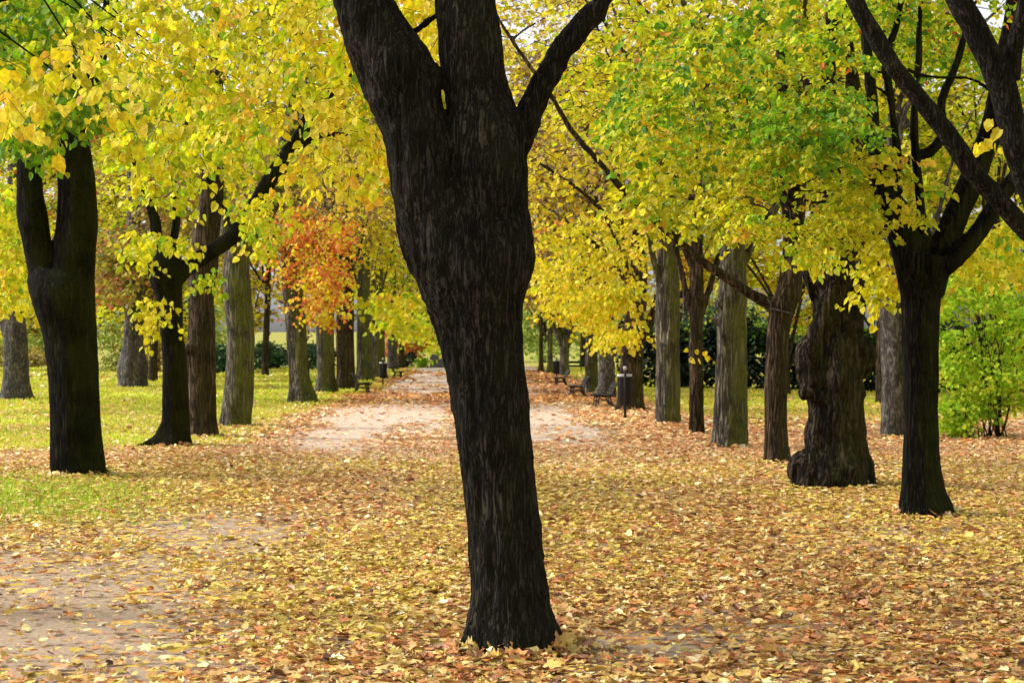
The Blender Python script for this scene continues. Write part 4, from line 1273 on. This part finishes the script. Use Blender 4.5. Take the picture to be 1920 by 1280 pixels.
# ------------------------------------------------------------------ grass
gV, gf, gc, gn = [], [], [], 0
for (y0, y1, dens, hgt, wid) in [(15, 30, 420, .07, .012), (24, 46, 210, .085, .022), (46, 75, 60, .11, .05), (75, 125, 12, .15, .1)]:
    area = .47 * (y1 ** 2 - y0 ** 2)
    n = int(area * dens)
    Yl = np.sqrt(RNG.uniform(y0 ** 2, y1 ** 2, n))
    x_ = RNG.uniform(-.47, .47, n) * Yl
    k = RNG.random(n) < grass_mask(x_, Yl) ** 1.3
    x_, Yl = x_[k], Yl[k]
    n = len(x_)
    az = RNG.uniform(0, 6.283, n)
    s = np.stack([np.cos(az), np.sin(az), az * 0], 1) * wid * RNG.uniform(.5, 1.2, (n, 1))
    h = hgt * RNG.uniform(.4, 1.3, n)
    b = np.stack([x_, Yl, np.zeros(n)], 1)
    lean = RNG.normal(0, .5, (n, 2)) * h[:, None]
    tip = b + np.stack([lean[:, 0], lean[:, 1], h], 1)
    V = np.stack([b - s, b + s, tip], 1).reshape(-1, 3)
    cs = np.array([lin(c) for c in [(172, 192, 40), (204, 206, 50), (224, 212, 70), (140, 168, 34), (236, 214, 104)]])
    pch = vnoise(np.stack([x_ * .3, Yl * .25, x_ * 0], 1), 8)
    c = cs[RNG.choice(5, n, p=[.26, .28, .2, .14, .12])] * (1 + .25 * pch[:, None])
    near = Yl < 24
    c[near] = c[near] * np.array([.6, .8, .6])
    gV.append(V)
    gf.append(np.arange(n * 3).reshape(-1, 3) + gn)
    gc.append(np.clip(c, 0, .8))
    gn += n * 3
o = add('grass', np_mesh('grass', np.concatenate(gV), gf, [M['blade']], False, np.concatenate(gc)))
tag(o, 'short yellow-green lawn grass on both sides of the path', 'grass', kind='stuff')

# ------------------------------------------------------------------ street furniture
def mesh_from(parts, mat, name, smooth=False):
    V, Q, T, n = [], [], [], 0
    for v, qd, tr in parts:
        V.append(v)
        if len(qd):
            Q.append(np.asarray(qd) + n)
        if len(tr):
            T.append(np.asarray(tr) + n)
        n += len(v)
    faces = []
    if Q:
        faces.append(np.concatenate(Q))
    if T:
        faces.append(np.concatenate(T))
    return np_mesh(name, np.concatenate(V), faces, [M[mat]], smooth)


def box(c, s, bev=.006, rot=0.0):
    """box with chamfered long edges, rot about y (tilts the x/z section)"""
    hx, hy, hz = np.array(s) / 2
    b = min(bev, hx * .6, hz * .6)
    sec = np.array([(-hx + b, -hz), (hx - b, -hz), (hx, -hz + b), (hx, hz - b), (hx - b, hz), (-hx + b, hz), (-hx, hz - b), (-hx, -hz + b)])
    cr_, sr = math.cos(rot), math.sin(rot)
    sec = np.stack([sec[:, 0] * cr_ + sec[:, 1] * sr, -sec[:, 0] * sr + sec[:, 1] * cr_], 1)
    V = np.concatenate([np.stack([sec[:, 0], np.full(8, y), sec[:, 1]], 1) for y in (-hy, hy)]) + np.array(c)
    qd = [(k, (k + 1) % 8, 8 + (k + 1) % 8, 8 + k) for k in range(8)]
    qd += [(0, 7, 2, 1), (7, 6, 3, 2), (6, 5, 4, 3), (8, 9, 10, 15), (15, 10, 11, 14), (14, 11, 12, 13)]
    return V, qd, []


def tube(pts, r, sides=8):
    P = np.array([[*p, r] for p in pts])
    return loft(P, sides, .04)


def revolve(prof, sides=20):
    prof = np.array(prof)
    th = np.linspace(0, 6.2832, sides, endpoint=False)
    V = np.concatenate([np.stack([r * np.cos(th), r * np.sin(th), np.full(sides, z)], 1) for r, z in prof])
    qd = []
    for a in range(len(prof) - 1):
        for b in range(sides):
            qd.append((a * sides + b, a * sides + (b + 1) % sides, (a + 1) * sides + (b + 1) % sides, (a + 1) * sides + b))
    return V, qd, []


# bench, seat facing -x, length along y, dimensions from the photo
def make_bench(label, loc, rz, mat='bench_wood', leng=1.8, s=1.0, group='benches along the path'):
    root = thing('park_bench', label, 'bench', loc, group, rz)
    seat = [box((x * s, 0, z * s), (.085 * s, leng, .028 * s), .006, t) for x, z, t in [(-.33, .335, .35), (-.235, .36, .1), (-.14, .352, -.1), (-.045, .34, -.12), (.05, .335, -.05)]]
    add('seat', mesh_from(seat, mat, 'seat'), root)
    back = [box((x * s, 0, z * s), (.085 * s, leng, .026 * s), .006, t) for x, z, t in [(.135, .40, -1.0), (.185, .49, -1.15), (.23, .585, -1.1), (.29, .665, -.75)]]
    add('backrest', mesh_from(back, mat, 'backrest'), root)
    for y in (-leng * .42, 0, leng * .42):
        fr = [tube([(-.35 * s, y, .31 * s), (-.2 * s, y, .335 * s), (0, y, .315 * s), (.09 * s, y, .33 * s), (.15 * s, y, .42 * s), (.2 * s, y, .55 * s), (.27 * s, y, .65 * s), (.31 * s, y, .68 * s)], .018 * s),
              tube([(-.2 * s, y, .32 * s), (-.26 * s, y, .2 * s), (-.25 * s, y, .1 * s), (-.32 * s, y, -.01)], .02 * s),
              tube([(.07 * s, y, .32 * s), (.1 * s, y, .2 * s), (.15 * s, y, .1 * s), (.24 * s, y, -.01)], .02 * s),
              tube([(-.25 * s, y, .14 * s), (-.1 * s, y, .2 * s), (.0 * s, y, .2 * s), (.13 * s, y, .14 * s)], .012 * s)]
        add('leg', mesh_from(fr, 'iron', 'leg', True), root)
    return root


def ground_at(px, py):
    Y = depth(py)
    p = at(px, py, Y)
    return (p[0], p[1], 0)


AV = math.atan(.028)
x, y, _ = ground_at(1138, 765)
make_bench('dark park bench nearest on the right side, partly hidden by the reddish brown trunk', (x, y + .9, 0), AV)
x, y, _ = ground_at(1088, 744)
make_bench('dark park bench before the mossy trunk, middle of the three on the right', (x, y + .9, 0), AV)
x, y, _ = ground_at(1055, 724)
make_bench('dark park bench with curved back standing free, farthest of the three on the right', (x, y + .9, 0), AV)
x, y, _ = ground_at(671, 739)
make_bench('dark slatted park bench at the foot of the left trunks, before the left litter bin', (x, y + .9, 0), math.pi + AV, s=1.08)
x, y, _ = ground_at(741, 710)
make_bench('small distant park bench on the left, just past the left litter bin', (x, y + .9, 0), math.pi + AV)

# far green bench, seen from behind across the lawn
x, y, _ = ground_at(1070, 697)
root = thing('park_bench', 'dark green bench seen from behind on the bright lawn beyond the forked tree', 'bench', (x, y, 0), 'benches along the path')
add('backrest', mesh_from([box((0, -.02, .66), (1.7, .03, .16)), box((0, -.02, .42), (1.7, .03, .09))], 'green_paint', 'backrest'), root)
add('seat', mesh_from([box((0, .18, .36), (1.7, .1, .03)), box((0, .3, .36), (1.7, .1, .03)), box((0, .42, .36), (1.7, .1, .03))], 'green_paint', 'seat'), root)
for sx in (-.72, .72):
    add('leg', mesh_from([box((sx, .0, .36), (.07, .05, .76)), box((sx, .42, .17), (.07, .05, .36)), box((sx, .2, .325), (.06, .4, .04))], 'green_paint', 'leg'), root)


def make_bin(label, px, py, s=1.0):
    loc = ground_at(px, py)
    root = thing('litter_bin', label, 'litter bin', loc, 'litter bins on posts')
    post = [revolve([(.0, -.1), (.032, -.1), (.030, 1.1), (.024, 1.12), (.024, 1.16), (.0, 1.16)], 12)]
    add('post', mesh_from([(p_[0] * np.array([s, s, s]), p_[1], p_[2]) for p_ in post], 'iron', 'post', True), root)
    ball = [revolve([(0, 1.15), (.03, 1.16), (.045, 1.19), (.04, 1.225), (.022, 1.245), (0, 1.25)], 12)]
    add('finial', mesh_from([(p_[0] * s, p_[1], p_[2]) for p_ in ball], 'rim', 'finial', True), root)
    body = [revolve([(0, .33), (.135, .33), (.145, .35), (.168, 1.0), (.172, 1.02), (.160, 1.02), (.150, .9), (.13, .4), (0, .39)], 24)]
    for k in range(16):                                # raised vertical ribs
        a_ = k * math.pi / 8
        body.append(tube([(math.cos(a_) * .147, math.sin(a_) * .147, .36), (math.cos(a_) * .170, math.sin(a_) * .170, 1.0)], .006, 5))
    bv = [((p_[0] + np.array([0, .2, 0])) * s, p_[1], p_[2]) for p_ in body]
    b = add('basket', mesh_from(bv, 'bin', 'basket', True), root)
    rim = [revolve([(.176, 1.0), (.182, 1.015), (.182, 1.045), (.172, 1.055), (.158, 1.045), (.158, 1.0)], 24)]
    add('rim', mesh_from([((p_[0] + np.array([0, .2, 0])) * s, p_[1], p_[2]) for p_ in rim], 'rim', 'rim', True), b)
    for p_ in (box((0, .03, .5), (.05, .08, .03)), box((0, .03, .9), (.05, .06, .03))):
        add('bracket', mesh_from([(p_[0] * s, p_[1], p_[2])], 'iron', 'bracket'), root)


make_bin('dark litter bin on a post in front of the reddish brown trunk', 1172, 786)
make_bin('dark litter bin on a post on the left side of the path', 718, 723.5, .98)
make_bin('dark litter bin against the forked mossy tree, farthest of the bins on the right', 1043.5, 713, .98)

# block at the end of the path
x, y, _ = ground_at(829, 688.5)
root = thing('concrete_block', 'low grey concrete block at the end of the path, beyond the pale road', 'block', (x, y, 0))
add('body', mesh_from([box((0, 0, .5), (2.0, 1.0, 1.06), .03)], 'concrete', 'body'), root)
add('cap', mesh_from([box((0, 0, 1.06), (2.06, 1.06, .08), .02)], 'concrete', 'cap'), root)

# pale post on the left lawn
x, y, _ = ground_at(178, 692)
root = thing('lamp_post', 'pale slender post on the left lawn, close to the edge of the black trunk', 'post', (x, y, 0))
add('pole', mesh_from([revolve([(0, -.1), (.17, -.1), (.17, .5), (.13, .6), (.11, 4.6), (0, 4.6)], 12)], 'post', 'pole', True), root)
add('lamp_head', mesh_from([revolve([(0, 4.55), (.12, 4.6), (.26, 4.95), (.28, 5.05), (.1, 5.2), (0, 5.22)], 12)], 'post', 'lamp_head', True), root)

# ------------------------------------------------------------------ camera, light, sky
cam = bpy.data.cameras.new('camera')
cam.sensor_width = 36
cam.lens = F / 1920 * 36
cam.shift_y = (640 - HY) / 1920 * -1
cam.clip_end = 4000
cam.dof.use_dof = True
cam.dof.focus_distance = 9.2
cam.dof.aperture_fstop = 7.1
co = bpy.data.objects.new('camera', cam)
co.location = (0, 0, EYE)
co.rotation_euler = (math.pi / 2, 0, 0)
COL.objects.link(co)
scene.camera = co

SUN_EL, SUN_AZ = math.radians(38), math.radians(-80)      # azimuth from +y (view direction), negative = to the left
d = Vector((math.sin(SUN_AZ) * math.cos(SUN_EL), math.cos(SUN_AZ) * math.cos(SUN_EL), math.sin(SUN_EL)))
sl = bpy.data.lights.new('sun', 'SUN')
sl.energy = 1.5
sl.angle = math.radians(10)
sl.color = (1.0, .95, .87)
so = bpy.data.objects.new('sun', sl)
so.rotation_euler = d.to_track_quat('Z', 'Y').to_euler()
so.location = (-20, 10, 40)
COL.objects.link(so)

wd = bpy.data.worlds.new('World')
scene.world = wd
wd.use_nodes = True
nt = wd.node_tree
sky = nt.nodes.new('ShaderNodeTexSky')
sky.sky_type = 'NISHITA'
sky.sun_disc = False
sky.sun_elevation = SUN_EL
sky.sun_rotation = SUN_AZ
sky.dust_density = 4
sky.air_density = 1.2
hs = nt.nodes.new('ShaderNodeHueSaturation')             # overcast: a nearly white sky
hs.inputs['Saturation'].default_value = .06
nt.links.new(sky.outputs[0], hs.inputs['Color'])
bg = nt.nodes['Background']
nt.links.new(hs.outputs[0], bg.inputs['Color'])
bg.inputs['Strength'].default_value = .13

scene.view_settings.view_transform = 'Standard'
scene.view_settings.look = 'None'
scene.view_settings.exposure = 1.2
scene.view_settings.gamma = 1
scene.cycles.max_bounces = 8
scene.cycles.diffuse_bounces = 4
scene.cycles.transmission_bounces = 5
scene.cycles.glossy_bounces = 2
scene.cycles.sample_clamp_indirect = 6
scene.cycles.use_denoising = True
